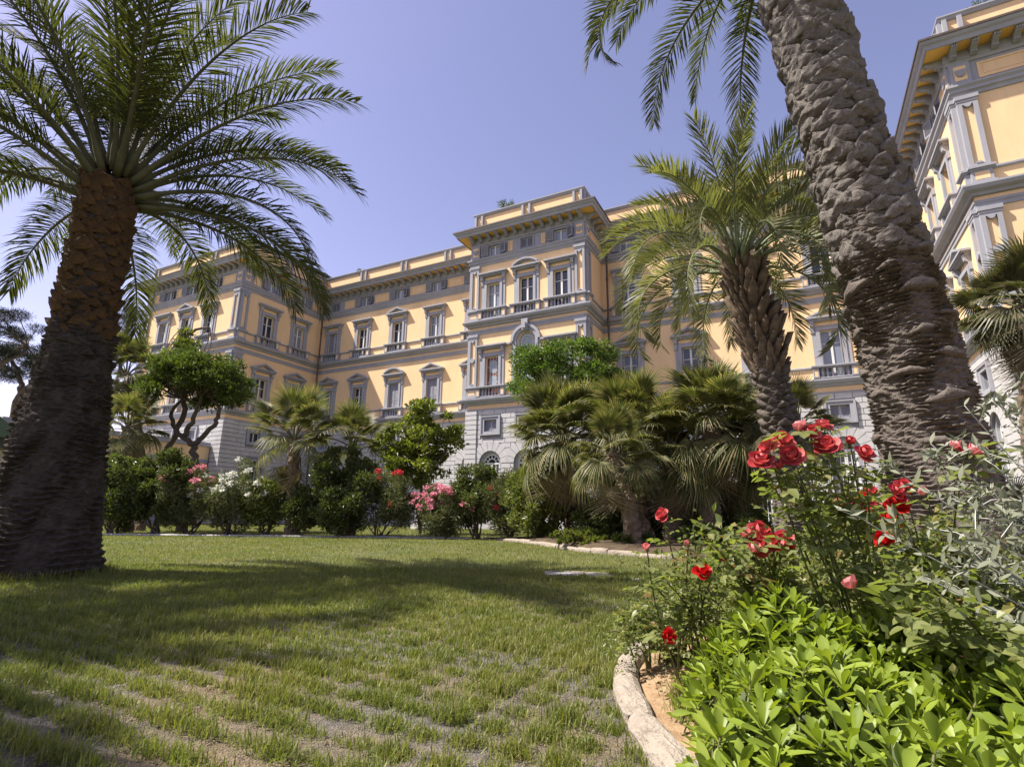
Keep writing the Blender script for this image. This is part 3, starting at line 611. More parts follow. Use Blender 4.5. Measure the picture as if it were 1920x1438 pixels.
# parapet strips in pairs
st = MB().box(-.07, .07, -.035, .13, 19.05, 19.97).mesh('parapet_strip', M['grey'])
for i in (F_PAVF, F_PAVS, F_ML, F_RIS, F_RR, F_MR, F_RPS, F_RPF):
    fc = FAC[i]; L = fc['len']; n = max(1, round(L/4.1))
    for k in range(n+1):
        x = min(max(L*k/n, .42), L-.42)
        if i in (F_ML, F_MR) and k in (0, n): continue
        for d in (-.24, .24): on(fc, 'parapet_strip', st, x+d, 0)
# down pipes in the inner corners
for (u, w, s) in ((-34.0, 30.9, 1), (-9.75, 30.9, 1), (6.7, 30.9, -1), (-17.5, 30.9, -1)):
    mb = MB(); x, y = u-UO+s*.16, w-WO-.16
    mb.tube([(x+s*.7, y-.72, 18.55), (x+s*.65, y-.65, 18.3), (x+s*.1, y-.1, 17.9), (x+s*.30, y-.30, 16.6), (x+s*.30, y-.30, 12.7), (x+s*.30, y-.30, 7.6), (x+s*.30, y-.30, .1)], .065, 8)
    for z in (15.0, 11.0, 9.3, 5.0, 2.5): mb.tube([(x+s*.30, y-.30, z), (x+s*.30, y-.30, z+.09)], .085, 8)
    mb.build('downpipe', M['gutter'], pal)
# stones of the rusticated ground storey: real blocks with joints between; those that show largest are parts of their own
def block_mesh(): 
    mb = MB(); c = .10; d = .25
    mb.add([(0,0,0),(1,0,0),(1,0,1),(0,0,1),(.018,-1,.04),(.982,-1,.04),(.982,-1,.96),(.018,-1,.96)], [(4,5,6,7),(0,1,5,4),(1,2,6,5),(2,3,7,6),(3,0,4,7)])
    return mb.mesh('stone', M['stone'])
BLK = block_mesh(); CH = .291; NC = 22
cands = []
VIS = [(360, 780, 560, 965), (840, 735, 985, 930), (1465, 715, 1650, 905), (1822, 600, 1920, 900), (255, 770, 420, 860), (690, 900, 770, 990)]
rs = random.Random(5)
for i in (F_PAVF, F_PAVS, F_ML, F_RL, F_RIS, F_RR, F_MR, F_RPS, F_RPF):
    fc = FAC[i]; L = fc['len']
    q0 = .72 if i in (F_PAVF, F_PAVS, F_RIS, F_RPF, F_RR) else 0; q1 = L-.72 if i in (F_PAVF, F_RIS, F_RPF, F_RPS, F_RL) else L
    for r in range(NC):
        z0 = .5 + CH*r; z1 = z0 + CH; zm = (z0+z1)/2
        cut = []
        for h in ground_open[i]:
            a, b, hz0, hz1, arched = h; rr = (b-a)/2; cx = (a+b)/2
            if arched:
                zc = hz1-rr; ro = rr+.38
                if z0 < zc and z1 > hz0: cut.append((a, b))
                if z1 > zc and z0 < zc+ro:
                    zz = max(0, max(z0, zc)-zc); hw = math.sqrt(max(0, ro*ro-zz*zz)); cut.append((cx-hw, cx+hw))
            else:
                if z1 > 1.0 and z0 < 3.95: cut.append((cx-.74, cx+.74))
                elif z1 > 3.5 and z0 < 4.4 and h is ground_open[i][0]: cut.append((cx-.5, cx+.5))
        for x in axes[i]:
            if z1 > 5.36 and z0 < 6.5: cut.append((x-.69, x+.69))
        segs = [(q0, q1)]
        for ca, cb in cut:
            ns = []
            for a, b in segs:
                if cb <= a or ca >= b: ns.append((a, b)); continue
                if ca > a: ns.append((a, ca))
                if cb < b: ns.append((cb, b))
            segs = ns
        BW = .76; off = (r % 2) * BW/2
        for a, b in segs:
            x = a; cutsx = [a] + [v for v in np.arange(q0 - BW + off, q1 + BW, BW) if a+.14 < v < b-.14] + [b]
            for xa, xb in zip(cutsx[:-1], cutsx[1:]):
                if xb-xa > .05: cands.append((i, xa, xb, z0, z1, .04))
        for e, (a, b) in ((0, (0, q0)), (1, (q1, L))):
            if b-a > .1: cands.append((i, a-(.10 if e == 0 else 0), b+(.10 if e == 1 else 0), z0, z1, .11))
def st_world(cd):
    i, xa, xb, z0, z1, d = cd; fc = FAC[i]; c, s = math.cos(fc['rot']), math.sin(fc['rot']); xm = (xa+xb)/2
    return pal.matrix_basis @ Vector((fc['o'][0]+c*xm, fc['o'][1]+s*xm, (z0+z1)/2))
scored = []
for cd in cands:
    P = st_world(cd); px, py = proj(P); dist = P.length
    vis = any(a <= px <= c and b <= py <= d for a, b, c, d in VIS)
    face = {F_PAVF: .5, F_PAVS: .5, F_RL: 0, F_RR: .2, F_RPS: .4}.get(cd[0], .9)
    scored.append(((1 if vis else 0) * (cd[2]-cd[1]) / dist**2 * face, cd))
scored.sort(key=lambda t: -t[0])
NST = 300 - 72
rest = {}
for n, (s_, cd) in enumerate(scored):
    i, xa, xb, z0, z1, d = cd; fc = FAC[i]; g_ = .008
    if n < NST and s_ > 0:
        link('stone', BLK, fc['rustic'], (xa+g_, 0.0, z0+g_), (0, 0, 0), (xb-xa-2*g_, d + rs.uniform(-.008, .008), CH-2*g_))
    else: rest.setdefault(i, []).append(cd)
for i, lst in rest.items():
    mb = MB()
    for (_, xa, xb, z0, z1, d) in lst:
        g_ = .008; W_ = xb-xa-2*g_; H_ = CH-2*g_
        d_ = d + rs.uniform(-.008, .008)
        mb.add([(xa+g_+W_*x, d_*y, z0+g_+H_*z) for x, y, z in [(0,0,0),(1,0,0),(1,0,1),(0,0,1),(.018,-1,.04),(.982,-1,.04),(.982,-1,.96),(.018,-1,.96)]], [(4,5,6,7),(0,1,5,4),(1,2,6,5),(2,3,7,6),(3,0,4,7)])
    o = mb.build('stone_courses', M['stone'], FAC[i]['rustic']); o['kind'] = 'stuff'
# ------------------------------------------------------------------ other built things
def smooth_path(pts, n=8):
    pts = [Vector(p) for p in pts]; out_ = []
    for i in range(len(pts)-1):
        p0, p1, p2, p3 = pts[max(i-1, 0)], pts[i], pts[i+1], pts[min(i+2, len(pts)-1)]
        for k in range(n):
            t = k/n; out_.append(.5*((2*p1) + (p2-p0)*t + (2*p0-5*p1+4*p2-p3)*t*t + (3*p1-p0-3*p2+p3)*t**3))
    return out_ + [pts[-1]]
def resample(path, step):
    out_ = [path[0]]; acc = 0
    for a, b in zip(path[:-1], path[1:]):
        d = (b-a).length; t = 0
        while acc + (d-t) >= step:
            t += step-acc; acc = 0; out_.append(a + (b-a)*(t/d))
        acc += d-t
    return out_
def kerb(path, sl, width, height, mat, label, r_, irregular=.0):
    pts = resample(smooth_path(path, 10), sl/6); root = empty('kerb', pts[0]); tag(root, label, 'kerb'); rr_ = random.Random(r_)
    i = 0
    while i + 6 < len(pts):
        n_ = 6 if not irregular else rr_.choice((4, 5, 6, 7, 8)); n_ = min(n_, len(pts)-1-i)
        seg = pts[i:i+n_+1]; mb = MB(); V = []; hh = height*(1+rr_.uniform(-irregular, irregular)); ww = width*(1+rr_.uniform(-irregular, irregular)*.5)
        prof = [(-.5, -.05), (-.5, .55), (-.42, .85), (-.22, .99), (0, 1.02), (.22, .99), (.42, .85), (.5, .55), (.5, -.05)]
        m_ = len(prof)
        for k, p in enumerate(seg):
            t = (seg[min(k+1, n_)] - seg[max(k-1, 0)]); t.z = 0; t.normalize(); s = Vector((t.y, -t.x, 0)); sh = .92 if k in (0, n_) else 1
            pp = p + t*(.006 if k == 0 else -.006 if k == n_ else 0)
            for a, b in prof: V.append(pp - pts[0] + s*(a*ww*sh + rr_.gauss(0, .004)) + Vector((0, 0, b*hh*sh + rr_.gauss(0, .003))))
        fs = [(k*m_+j, k*m_+j+1, (k+1)*m_+j+1, (k+1)*m_+j) for k in range(n_) for j in range(m_-1)] + [tuple(range(m_-1, -1, -1)), tuple(n_*m_+j for j in range(m_))]
        fs = [f[::-1] for f in fs]
        mb.add(V, fs); mb.build('kerb_stone', mat, root, smooth=False); i += n_
    return root
KN = [(1.6, .55, 0), (1.08, .95, 0), (.62, 1.5, 0), (.52, 2.03, 0), (.52, 2.5, 0), (.56, 2.85, 0), (.68, 3.25, 0), (.92, 3.68, 0), (1.35, 4.15, 0), (2.1, 4.65, 0), (3.2, 5.1, 0), (4.6, 5.3, 0)]
kerb(KN, .55, .118, .08, M['kerb'], 'rounded pale stone kerb around the near flower bed', 1, .08)
KF = [(-.9, 18.75, 0), (-.46, 18.5, 0), (.66, 16.2, 0), (1.35, 13.9, 0), (1.95, 12.5, 0), (2.5, 11.87, 0), (3.1, 11.1, 0), (4.0, 10.6, 0)]
kerb(KF, .75, .18, .10, M['kerb'], 'rough pale stone edging of the fan palm bed', 2, .25)
KL = [(-24, 17.5, 0), (-13.3, 18.2, 0), (-7.5, 18.75, 0), (-3.5, 18.9, 0), (-1.2, 18.85, 0)]
kerb(KL, 1.2, .30, .07, M['kerb_grey'], 'low grey kerb along the foot of the hedge', 3, .05)
# bed soil
def bed(name, poly, z, label, seed, dome=.1, mat='soil'):
    c = sum((Vector(p) for p in poly), Vector((0, 0, 0))) / len(poly); V = []; rings = 14; n = len(poly)
    for r in range(rings+1):
        f = r/rings
        for p in poly:
            q = c + (Vector(p)-c)*f; V.append((q.x, q.y, 0.0))
    V = np.array(V); f = np.repeat(np.arange(rings+1)/rings, n)
    V[:, 2] = .02 + z*(1-f**4) + vnoise(V, 5, seed)*.02*(1-f**8) + dome*(1-f**2)
    T = []
    for r in range(rings):
        for k in range(n):
            a, b = r*n+k, r*n+(k+1) % n; T += [(a, b+n, b), (a, a+n, b+n)]
    T = [t[::-1] for t in T]
    return tag(link(name, tri_mesh(name, V, T, M[mat], True)), label, kind='structure')
bp_ = smooth_path([Vector(p) for p in KN], 6)
bed('bed_soil', [tuple(p) for p in bp_] + [(7.5, 5.2, 0), (9, 2.5, 0), (6, .4, 0), (3.2, .2, 0)], .05, 'brown soil of the near flower bed', 11, .06)
bp_ = smooth_path([Vector(p) for p in KF], 6)
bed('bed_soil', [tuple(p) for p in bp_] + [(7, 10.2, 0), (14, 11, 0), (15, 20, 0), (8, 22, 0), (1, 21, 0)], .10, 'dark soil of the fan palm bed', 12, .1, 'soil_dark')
# low yellow annex wall beside the left block
an = empty('annex', uw(-36.2, 18.2), YAW); tag(an, 'low yellow annex with a grey band under its roof edge, left of the palazzo', 'building')
mb = MB(); mb.box(-6, 1.2, -6, 5.0, 0, 5.0); mb.build('wall', M['yellow'], an)
mb = MB(); mb.box(-6.1, 1.32, -6.1, 4.98, 5.0, 5.28); mb.build('coping', M['grey'], an)
mb = MB(); mb.box(-6.05, 1.26, -6.05, 4.97, 3.9, 4.15); mb.build('string_course', M['grey'], an)
mb = MB(); mb.box(1.19, 1.26, 1.0, 2.2, 0.0, 2.5); mb.build('door', M['shutter'], an)
# little kiosk far left
kk = empty('kiosk', (-23.0, 19.5, 0), .15); tag(kk, 'garden kiosk with a green and white roof at the far left edge', 'kiosk')
mb = MB()
for x in (-3, -1, 1, 3):
    for y in (-2, 2): mb.box(x-.08, x+.08, y-.08, y+.08, 0, 3.1)
mb.build('posts', M['sash'], kk)
mb = MB(); mb.box(-2.9, 2.9, 1.5, 1.7, 0, 2.6); mb.build('wall', surf('brown_boards', (.14, .06, .035), (.22, .10, .055), 4), kk)
mb = MB(); mb.box(-3.4, 3.4, -2.5, 2.5, 3.1, 3.5); mb.build('fascia', M['canopy'], kk)
rf = MB(); rf.prism_x([(-2.6, 3.5), (2.6, 3.5), (0, 4.5)], -3.5, 3.5); rfo = rf.build('roof', surf('green_roof', (.10, .15, .11), (.14, .20, .15), 3), kk)
for k in range(14): 
    mb = MB(); x = -3.4 + k*.52; mb.prism_x([(-2.66, 3.53), (-2.6, 3.49), (0, 4.5), (0, 4.56)][::-1], x-.12, x+.12); mb.build('slat', M['sash'], rfo)
# white pedestal on the far lawn
pd = empty('pedestal', at(792, 993, 30.3) * 1.0, YAW); pd.location.z = 0; tag(pd, 'white marble pedestal on the lawn beside the pink oleander', 'pedestal')
mb = MB(); mb.box(-.45, .45, -.45, .45, 0, .22); mb.box(-.40, .40, -.40, .40, .22, .30); mb.build('plinth', M['marble'], pd)
mb = MB(); mb.box(-.32, .32, -.32, .32, .30, 1.15)
for s in (-1, 1): mb.box(-.24, .24, s*.33-.012, s*.33+.012, .40, 1.05); mb.box(s*.33-.012, s*.33+.012, -.24, .24, .40, 1.05)
mb.build('dado', M['marble'], pd)
mb = MB(); mb.box(-.36, .36, -.36, .36, 1.15, 1.2); mb.box(-.42, .42, -.42, .42, 1.2, 1.30); mb.build('cap', M['marble'], pd)
# grate let into the lawn
gr = empty('drain_cover', (.92, 7.9, .0), YAW); tag(gr, 'rectangular stone framed drain cover set in the lawn', 'drain cover')
mb = MB(); 
for x0, x1, y0, y1 in ((-.5, .5, -.35, -.25), (-.5, .5, .25, .35), (-.5, -.4, -.25, .25), (.4, .5, -.25, .25)): mb.box(x0, x1, y0, y1, -.02, .026)
mb.build('frame', M['kerb'], gr); mb = MB(); mb.box(-.4, .4, -.25, .25, -.02, .018); mb.build('cover', M['kerb_grey'], gr)
gr = empty('drain_cover', (1.75, 7.2, .0), YAW); tag(gr, 'bare grey stone slab in the lawn, right of the framed drain cover', 'drain cover')
mb = MB(); mb.box(-.33, .33, -.25, .25, -.02, .018); mb.box(-.27, .27, -.19, .19, .018, .024); mb.build('slab', M['kerb_grey'], gr)
# terrace canopy on the left block
cn = empty('terrace_canopy', uw(-36.2, 25.5, 19.0), YAW); tag(cn, 'dark sheet canopy over the roof terrace of the left block', 'canopy')
mb = MB(); mb.prism_x([(-1.6, 1.70), (7.2, 1.70), (7.2, 1.80), (-1.6, 1.80)], -2.2, 1.75); mb.build('sheet', M['canopy'], cn)
for x in (-2.0, 1.5):
    for y in (-1.4, 2.8, 7.0): mb = MB(); mb.box(x-.05, x+.05, y-.05, y+.05, 0, 1.70); mb.build('post', M['gutter'], cn)
# ------------------------------------------------------------------ palms
UPZ = np.array([0, 0, 1.0])
def nrm(v): return v / max(1e-9, np.linalg.norm(v))
def mat_mesh(name, parts, mats, smooth=True):              # parts = [(V, T, material index)]
    Vs, Ts, Ms = [], [], []; b = 0
    for V, T, mi in parts:
        V = np.asarray(V, float).reshape(-1, 3); T = np.asarray(T, int).reshape(-1, 3); Vs.append(V); Ts.append(T + b); Ms.append(np.full(len(T), mi, np.int32)); b += len(V)
    me = tri_mesh(name, np.concatenate(Vs), np.concatenate(Ts), mats, smooth); me.polygons.foreach_set('material_index', np.concatenate(Ms)); me.update(); return me
def tube_tris(pts, rad, n=6):
    V, F = tube_quads([tuple(p) for p in pts], list(rad) if hasattr(rad, '__len__') else rad, n); T = []
    for f in F:
        for k in range(1, len(f)-1): T.append((f[0], f[k], f[k+1]))
    return V, T
def frond_pinnate(az, e0, bend, L, nl, ll, lw, g=.35, V0=.45, pet=.14, rad=.035, seed=0, twist=0.0, power=1.6, r0=.22, stiff=1.0, azdrift=0.0, mats=None, name='frond', z0=0):
    r = np.random.default_rng(seed); N = 26; pts = [np.array([math.cos(az)*r0, math.sin(az)*r0, z0])]; tang = []
    for k in range(N):
        s = (k+.5)/N; e = e0 - bend*s**power; a = az + azdrift*s; t = np.array([math.cos(e)*math.cos(a), math.cos(e)*math.sin(a), math.sin(e)]); tang.append(t); pts.append(pts[-1] + t*L/N)
    pts = np.array(pts); tang = np.array(tang + [tang[-1]])
    rv, rt = tube_tris(pts, [rad*(1 - .93*k/N) * (1.5 if k < 3 else 1) for k in range(N+1)], 5)
    LV, LT = [], []
    for i in range(nl):
        s = pet + (1-pet)*(i+.5)/nl
        for side in (-1, 1):
            ss = min(.999, max(0, s + r.normal(0, .004))); f = ss*N; k = int(f); p = pts[k] + (pts[k+1]-pts[k])*(f-k); t = tang[k]
            b = np.cross(t, UPZ)
            b = np.array([math.sin(az), -math.cos(az), 0]) if np.linalg.norm(b) < .25 else nrm(b)
            n = nrm(np.cross(b, t)); b = np.cross(t, n)
            if twist: b, n = b*math.cos(twist*s) + n*math.sin(twist*s), n*math.cos(twist*s) - b*math.sin(twist*s)
            al = math.radians(68 - 40*s) + r.normal(0, .09); vv = V0 + r.normal(0, .16)
            d = nrm(t*math.cos(al) + (side*b*math.cos(vv) + n*math.sin(vv))*math.sin(al))
            ln = ll * (max(.05, math.sin(math.pi*(.12 + .80*s)))**.55) * r.uniform(.88, 1.08)
            wv = nrm(np.cross(d, nrm(np.cross(d, t)) )) if np.linalg.norm(np.cross(d, t)) > 1e-3 else b
            if r.random() < .03: ln *= r.uniform(.3, .7)
            q = p.copy(); base = len(LV); w0 = lw*r.uniform(.85, 1.15)
            for j, wd in enumerate((.45, 1.0, .75)):
                LV.append(q - wv*w0*wd/2); LV.append(q + wv*w0*wd/2); q = q + d*ln/3
                d = nrm(d - UPZ*g*(.35 + .5*j)*r.uniform(.7, 1.3)*stiff)
            LV.append(q)
            LT += [(base, base+1, base+3), (base, base+3, base+2), (base+2, base+3, base+5), (base+2, base+5, base+4), (base+4, base+5, base+6)]
    return mat_mesh(name, [(LV, LT, 0), (rv, rt, 1)], mats)
def palm_trunk(name, cx, cy, rz, z1, rows, cols, amp, pitch, mat, seed, diamonds=9):
    Zg, Th = np.meshgrid(np.linspace(-.1, z1, rows), np.linspace(0, 2*math.pi, cols, endpoint=False), indexing='ij'); z = Zg.ravel(); th = Th.ravel()
    Rr = np.interp(z, rz[0], rz[1]); P = np.stack([np.cos(th)*Rr, np.sin(th)*Rr, z], 1)
    n1 = vnoise(P, 2.5, seed); n2 = vnoise(P * np.array([1, 1, 4]), 9, seed+1); n3 = vnoise(P * np.array([1, 1, 2]), 26, seed+2); n4 = vnoise(P * np.array([1.2, 1.2, .7]), 5.5, seed+3)
    ph = z/pitch + .9*n1 + .55*n4 + .28*np.abs(((th*diamonds/2/math.pi) % 1) - .5)*2 + .12*n3
    s = ph % 1.0; A = np.interp(z, amp[0], amp[1])
    ring = np.where(s < .78, (s/.78)**1.6, (1-s)/.22)                                # slope out upwards, then break back under the flake
    flake = np.clip(n4*1.3 + .4, .05, 1.3)
    d = A*(ring-.4)*flake*1.25 + A*.30*n2 + A*.30*n3 + Rr*.03*n1
    Rr = Rr + d
    X = np.interp(z, cx[0], cx[1]) + np.cos(th)*Rr; Y = np.interp(z, cy[0], cy[1]) + np.sin(th)*Rr
    idx = np.arange(rows*cols).reshape(rows, cols); i2 = np.roll(idx, -1, 1)
    T = np.concatenate([np.stack([idx[:-1], i2[:-1], i2[1:]], -1).reshape(-1, 3), np.stack([idx[:-1], i2[1:], idx[1:]], -1).reshape(-1, 3)])
    return tri_mesh(name, np.stack([X, Y, z + .02*n2*np.clip(A/.04, 0, 1)], 1), T, mat, False)
def boot_mesh(name, W, H, bulge, tilt, point, mat, seed, nu=7, nv=8, rough=.012, cut=None, flat=False):
    r = np.random.default_rng(seed); V = []
    for j in range(nv):
        v = j/(nv-1); prof = (1 - v**point) * (.75+.25*min(1, v*4)) + .04 if cut is None else max(.04, min(1, 1.05-.35*v) if v < .86 else (1-v)/.14*.7)
        for i in range(nu):
            u = -1 + 2*i/(nu-1); out_ = bulge*(1-abs(u)**2.5)*(.35+.65*math.sin(math.pi*min(1, .18+v*.8))) + tilt*v - .06*bulge*0 - (.05 if j in (0,) else 0)
            V.append((u*W/2*prof, -out_, v*H - .03*H*u*u*math.sin(v*3)))
    V = np.array(V); V += np.stack([vnoise(V, 14, seed), vnoise(V, 13, seed+1), vnoise(V, 15, seed+2)], 1)*rough + np.stack([vnoise(V, 45, seed+3)*0, vnoise(V, 42, seed+4), vnoise(V, 40, seed+5)], 1)*rough*.35
    # close the back
    back = V.copy(); back[:, 1] = np.maximum(.05, back[:, 1]*.2 + .06)
    if tilt > .12: back[:, 1] = V[:, 1]*.75 + .03
    n = len(V); Va = np.concatenate([V, back]); T = []
    for j in range(nv-1):
        for i in range(nu-1):
            a = j*nu+i; T += [(a, a+1, a+nu+1), (a, a+nu+1, a+nu), (n+a, n+a+nu+1, n+a+1), (n+a, n+a+nu, n+a+nu+1)]
    rim = [i for i in range(nu)] + [j*nu+nu-1 for j in range(1, nv)] + [(nv-1)*nu+i for i in range(nu-2, -1, -1)] + [j*nu for j in range(nv-2, 0, -1)]
    for a, b in zip(rim, rim[1:] + rim[:1]): T += [(a, n+b, b), (a, n+a, n+b)]
    return tri_mesh(name, Va, T, mat, not flat)
def place_boots(root, meshes, z0, z1, n, cx, cy, rz, seed, sc0=1.0, sc1=1.0, lean=0.0, name='leaf_base', visible_only=True):
    r = random.Random(seed); cnt = 0; k = 0
    while k < n:
        f = (k+.5)/n; z = z0+(z1-z0)*f; a = k*2.39996 + r.uniform(-.10, .10); k += 1
        R_l = float(np.interp(z, rz[0], rz[1])); X = float(np.interp(z, cx[0], cx[1])); Y = float(np.interp(z, cy[0], cy[1]))
        wx, wy = root.location.x + X, root.location.y + Y
        if visible_only and (math.cos(a)*(-wx) + math.sin(a)*(-wy))/math.hypot(wx, wy) < -.30: continue
        s = (sc0 + (sc1-sc0)*f)*r.uniform(.72, 1.28)
        link(name, r.choice(meshes), root, (X + math.cos(a)*(R_l-.03), Y + math.sin(a)*(R_l-.03), z), (R_(lean*r.uniform(.5, 1.5)), R_(r.uniform(-17, 17)), a + math.pi/2), (s*r.uniform(.78, 1.25), s, s*r.uniform(.8, 1.15)))
        cnt += 1
    return cnt
# left date palm --------------------------------------------------
def date_palm(loc, label, seed, boots=True, n_fr=56, H=5.35, group=None, hero=True):
    root = empty('date_palm', loc); tag(root, label, 'palm tree')
    cx = ([0, 2, 5.4], [.0, .0, -.03]); cy = ([0, 5.4], [0, 0]); rz = ([0, .12, .5, 1.2, 1.84, 2.6, 3.2, 4.0, 4.8, 5.4], [.72, .68, .60, .535, .475, .395, .34, .315, .305, .26])
    tr = link('trunk', palm_trunk('trunk', cx, cy, rz, H+.05, 560 if hero else 160, 170 if hero else 60, ([0, .6, 3.4, 5.4], [.045, .06, .06, .03]), .075, M['bark_dark'], seed, 10), root)
    if boots:
        bm_ = [boot_mesh('leaf_base', .26, .18, .04, .075, 1.6, M['boot_brown'], seed+k, 6, 6, .022, flat=True) for k in range(5)]
        place_boots(root, bm_, 3.0, H-.02, 230, cx, cy, rz, seed, .82, 1.05, 8)
        bo = [boot_mesh('leaf_base', .30, .16, .05, .08, 1.8, M['bark_dark'], seed+8+k, 6, 6, .022, flat=True) for k in range(3)]
        place_boots(root, bo, 1.7, 3.1, 54, cx, cy, rz, seed+3, .45, .72, 6)
    r = random.Random(seed)
    for k in range(n_fr):
        f = (k+.5)/n_fr; az = k*2.39996 + r.uniform(-.12, .12) + .5
        e0 = R_(86 - 76*f**.9 + r.uniform(-6, 6)); bend = R_(40 + 62*f**.9 + r.uniform(-14, 16)); L = 3.05 + .6*math.sin(math.pi*min(1, f*1.1)) + r.uniform(-.2, .25)
        if hero and f > .5 and (math.cos(az)*.64 - math.sin(az)*.77) > .62: continue
        me = frond_pinnate(az, e0, bend, L, 104 if hero else 50, .60, .021 if hero else .05, .40 + .14*f, .36, .17, .040, seed*100+k, twist=r.uniform(-.9, .9)*(.3+f), azdrift=r.uniform(-.25, .25), r0=.12+.22*f, z0=H+.30-.55*f, mats=[M['date'], M['rachis']])
        link('frond', me, root)
    return root
date_palm((-5.8, 7.0, 0), 'tall date palm with dark scaly trunk at the left of the lawn', 21)
date_palm((-8.6, 3.1, 0), 'date palm beyond the left edge whose crown shades the near lawn', 22, boots=False, n_fr=36, H=5.0, hero=False)
# big weathered palm on the right --------------------------------------------------
bigp = empty('date_palm', (4.72, 6.1, 0)); tag(bigp, 'massive leaning grey palm trunk with rough leaf scars at the right, crown above the picture', 'palm tree')
cx = ([0, .7, 1.8, 3.1, 4.5, 6.1, 7.8, 9.4], [.22, .10, .03, -.06, -.24, -.46, -.70, -.95]); cy = ([0, 9.4], [0, .2])
rz = ([0, .3, .8, 1.5, 2.5, 3.3, 4.3, 5.2, 6.2, 7.2, 9.4], [.78, .68, .58, .52, .48, .47, .455, .44, .42, .40, .36])
link('trunk', palm_trunk('trunk', cx, cy, rz, 9.4, 1150, 230, ([0, 1.2, 1.7, 3.6, 4.4, 9.4], [.035, .05, .075, .085, .06, .05]), .047, M['bark_grey'], 41, 7), bigp)
bm_ = [boot_mesh('leaf_base', .50, .30, .06, .055, 2.6, M['boot_grey'], 60+k, 16, 14, .030) for k in range(8)]
place_boots(bigp, bm_, 3.75, 9.2, 260, cx, cy, rz, 5, .70, .98, 10)
bo = [boot_mesh('leaf_base', .42, .13, .07, .05, 2.2, M['bark_grey'], 70+k, 8, 7, .02) for k in range(4)]
place_boots(bigp, bo, 1.1, 3.9, 46, cx, cy, rz, 6, .6, 1.0, 6)
r = random.Random(9)
for k in range(30):
    f = (k+.5)/30; az = k*2.39996 + .9; e0 = R_(80 - 72*f + r.uniform(-5, 5)); bend = R_(60 + 75*f**.8 + r.uniform(-8, 12))
    if math.cos(az) > .25 and f > .3: continue
    me = frond_pinnate(az, e0, bend, 3.45, 90, .54, .024, .35, .35, .16, .042, 900+k, twist=r.uniform(-.8, .8), r0=.2+.15*f, mats=[M['date'], M['rachis']])
    link('frond', me, bigp, (-.95, .2, 9.5 - .3*f))
# butia in the middle right --------------------------------------------------
but = empty('jelly_palm', (4.68, 9.2, 0)); tag(but, 'blue-green feather palm with arching fronds and shaggy trunk beside the big grey trunk', 'palm tree')
cxb = ([0, 1.8, 3.3, 4.6, 5.5], [-.02, -.02, -.18, -.43, -.55]); cyb = ([0, 5.5], [0, 0]); rzb = ([0, .2, .6, 1.4, 2.3, 3.0, 3.4, 4.4, 5.2, 5.6], [.40, .35, .31, .28, .25, .235, .27, .27, .23, .16])
link('trunk', palm_trunk('trunk', cxb, cyb, rzb, 5.55, 420, 120, ([0, 1.6, 3.0, 5.5], [.028, .05, .05, .04]), .07, M['bark_grey'], 51, 8), but)
bb = [boot_mesh('leaf_base', .13, .42, .045, .17, 4.5, M['bark_fan'], 80+k, 5, 7, .015) for k in range(4)]
place_boots(but, bb, 3.1, 5.4, 150, cxb, cyb, rzb, 7, .9, 1.0, 4)
bc = [boot_mesh('leaf_base', .16, .14, .05, .06, 2.6, M['bark_grey'], 90+k, 6, 6, .012) for k in range(4)]
place_boots(but, bc, 1.5, 3.2, 110, cxb, cyb, rzb, 8, .9, 1.1, 12)
r = random.Random(12)
for k in range(44):
    f = (k+.5)/44; az = k*2.39996 + 2.2 + r.uniform(-.1, .1); e0 = R_(84 - 72*f + r.uniform(-6, 6)); bend = R_(45 + 100*f**.8 + r.uniform(-10, 15))
    me = frond_pinnate(az, e0, bend, 2.35 + .45*f + r.uniform(-.2, .25), 66, .54, .024, .05 + .10*f, .70, .26, .030, 1200+k, twist=r.uniform(-.5, .5), azdrift=r.uniform(-.2, .2), power=1.35, r0=.10+.12*f, mats=[M['butia'], M['rachis_b']])
    link('frond', me, but, (-.56, 0, 5.55 - .35*f))
# fan palms --------------------------------------------------
def fan_frond(R, Lp, nseg, span, droop, seed, mats, split=.5, sag=.25):
    r = np.random.default_rng(seed); V, T = [], []; c = np.array([Lp, 0, 0.0])
    def pt(rr, th, lift=0):                                  # blade plane: forward +x, sideways y, sags and folds
        fold = .35*abs(math.sin(th/2))
        return c + np.array([rr*math.cos(th), rr*math.sin(th), lift + rr*fold*.55 - droop*rr*rr/R])
    th = np.linspace(-span/2, span/2, nseg+1)
    for i in range(nseg):
        t0, t1 = th[i], th[i+1]; tm = (t0+t1)/2; rm = split*R*r.uniform(.9, 1.1); Rl = R*(.80+.2*math.cos(tm*.7))*r.uniform(.9, 1.06); dz = -sag*R*r.uniform(.3, 1.7)
        b = len(V); w_ = (t1-t0)
        V += [pt(.03, tm), pt(rm, t0-.0), pt(rm, tm, .05*R), pt(rm, t1), pt(rm+(Rl-rm)*.55, tm-w_*.26), pt(rm+(Rl-rm)*.55, tm+w_*.26), pt(Rl, tm + r.normal(0, .05)) + np.array([0, 0, dz])]
        V[b+4] = V[b+4] + np.array([0, 0, dz*.25]); V[b+5] = V[b+5] + np.array([0, 0, dz*.25])
        T += [(b, b+1, b+2), (b, b+2, b+3), (b+1, b+4, b+2), (b+2, b+4, b+5), (b+2, b+5, b+3), (b+4, b+6, b+5)]
    N = 8; pv, pt_ = tube_tris([(Lp*k/N*1.02, 0, .10*Lp*math.sin(math.pi*k/N)) for k in range(N+1)], [.022*(1-.5*k/N) for k in range(N+1)], 4)
    return mat_mesh('frond', [(V, T, 0), (pv, pt_, 1)], mats, False)
FANV = {}
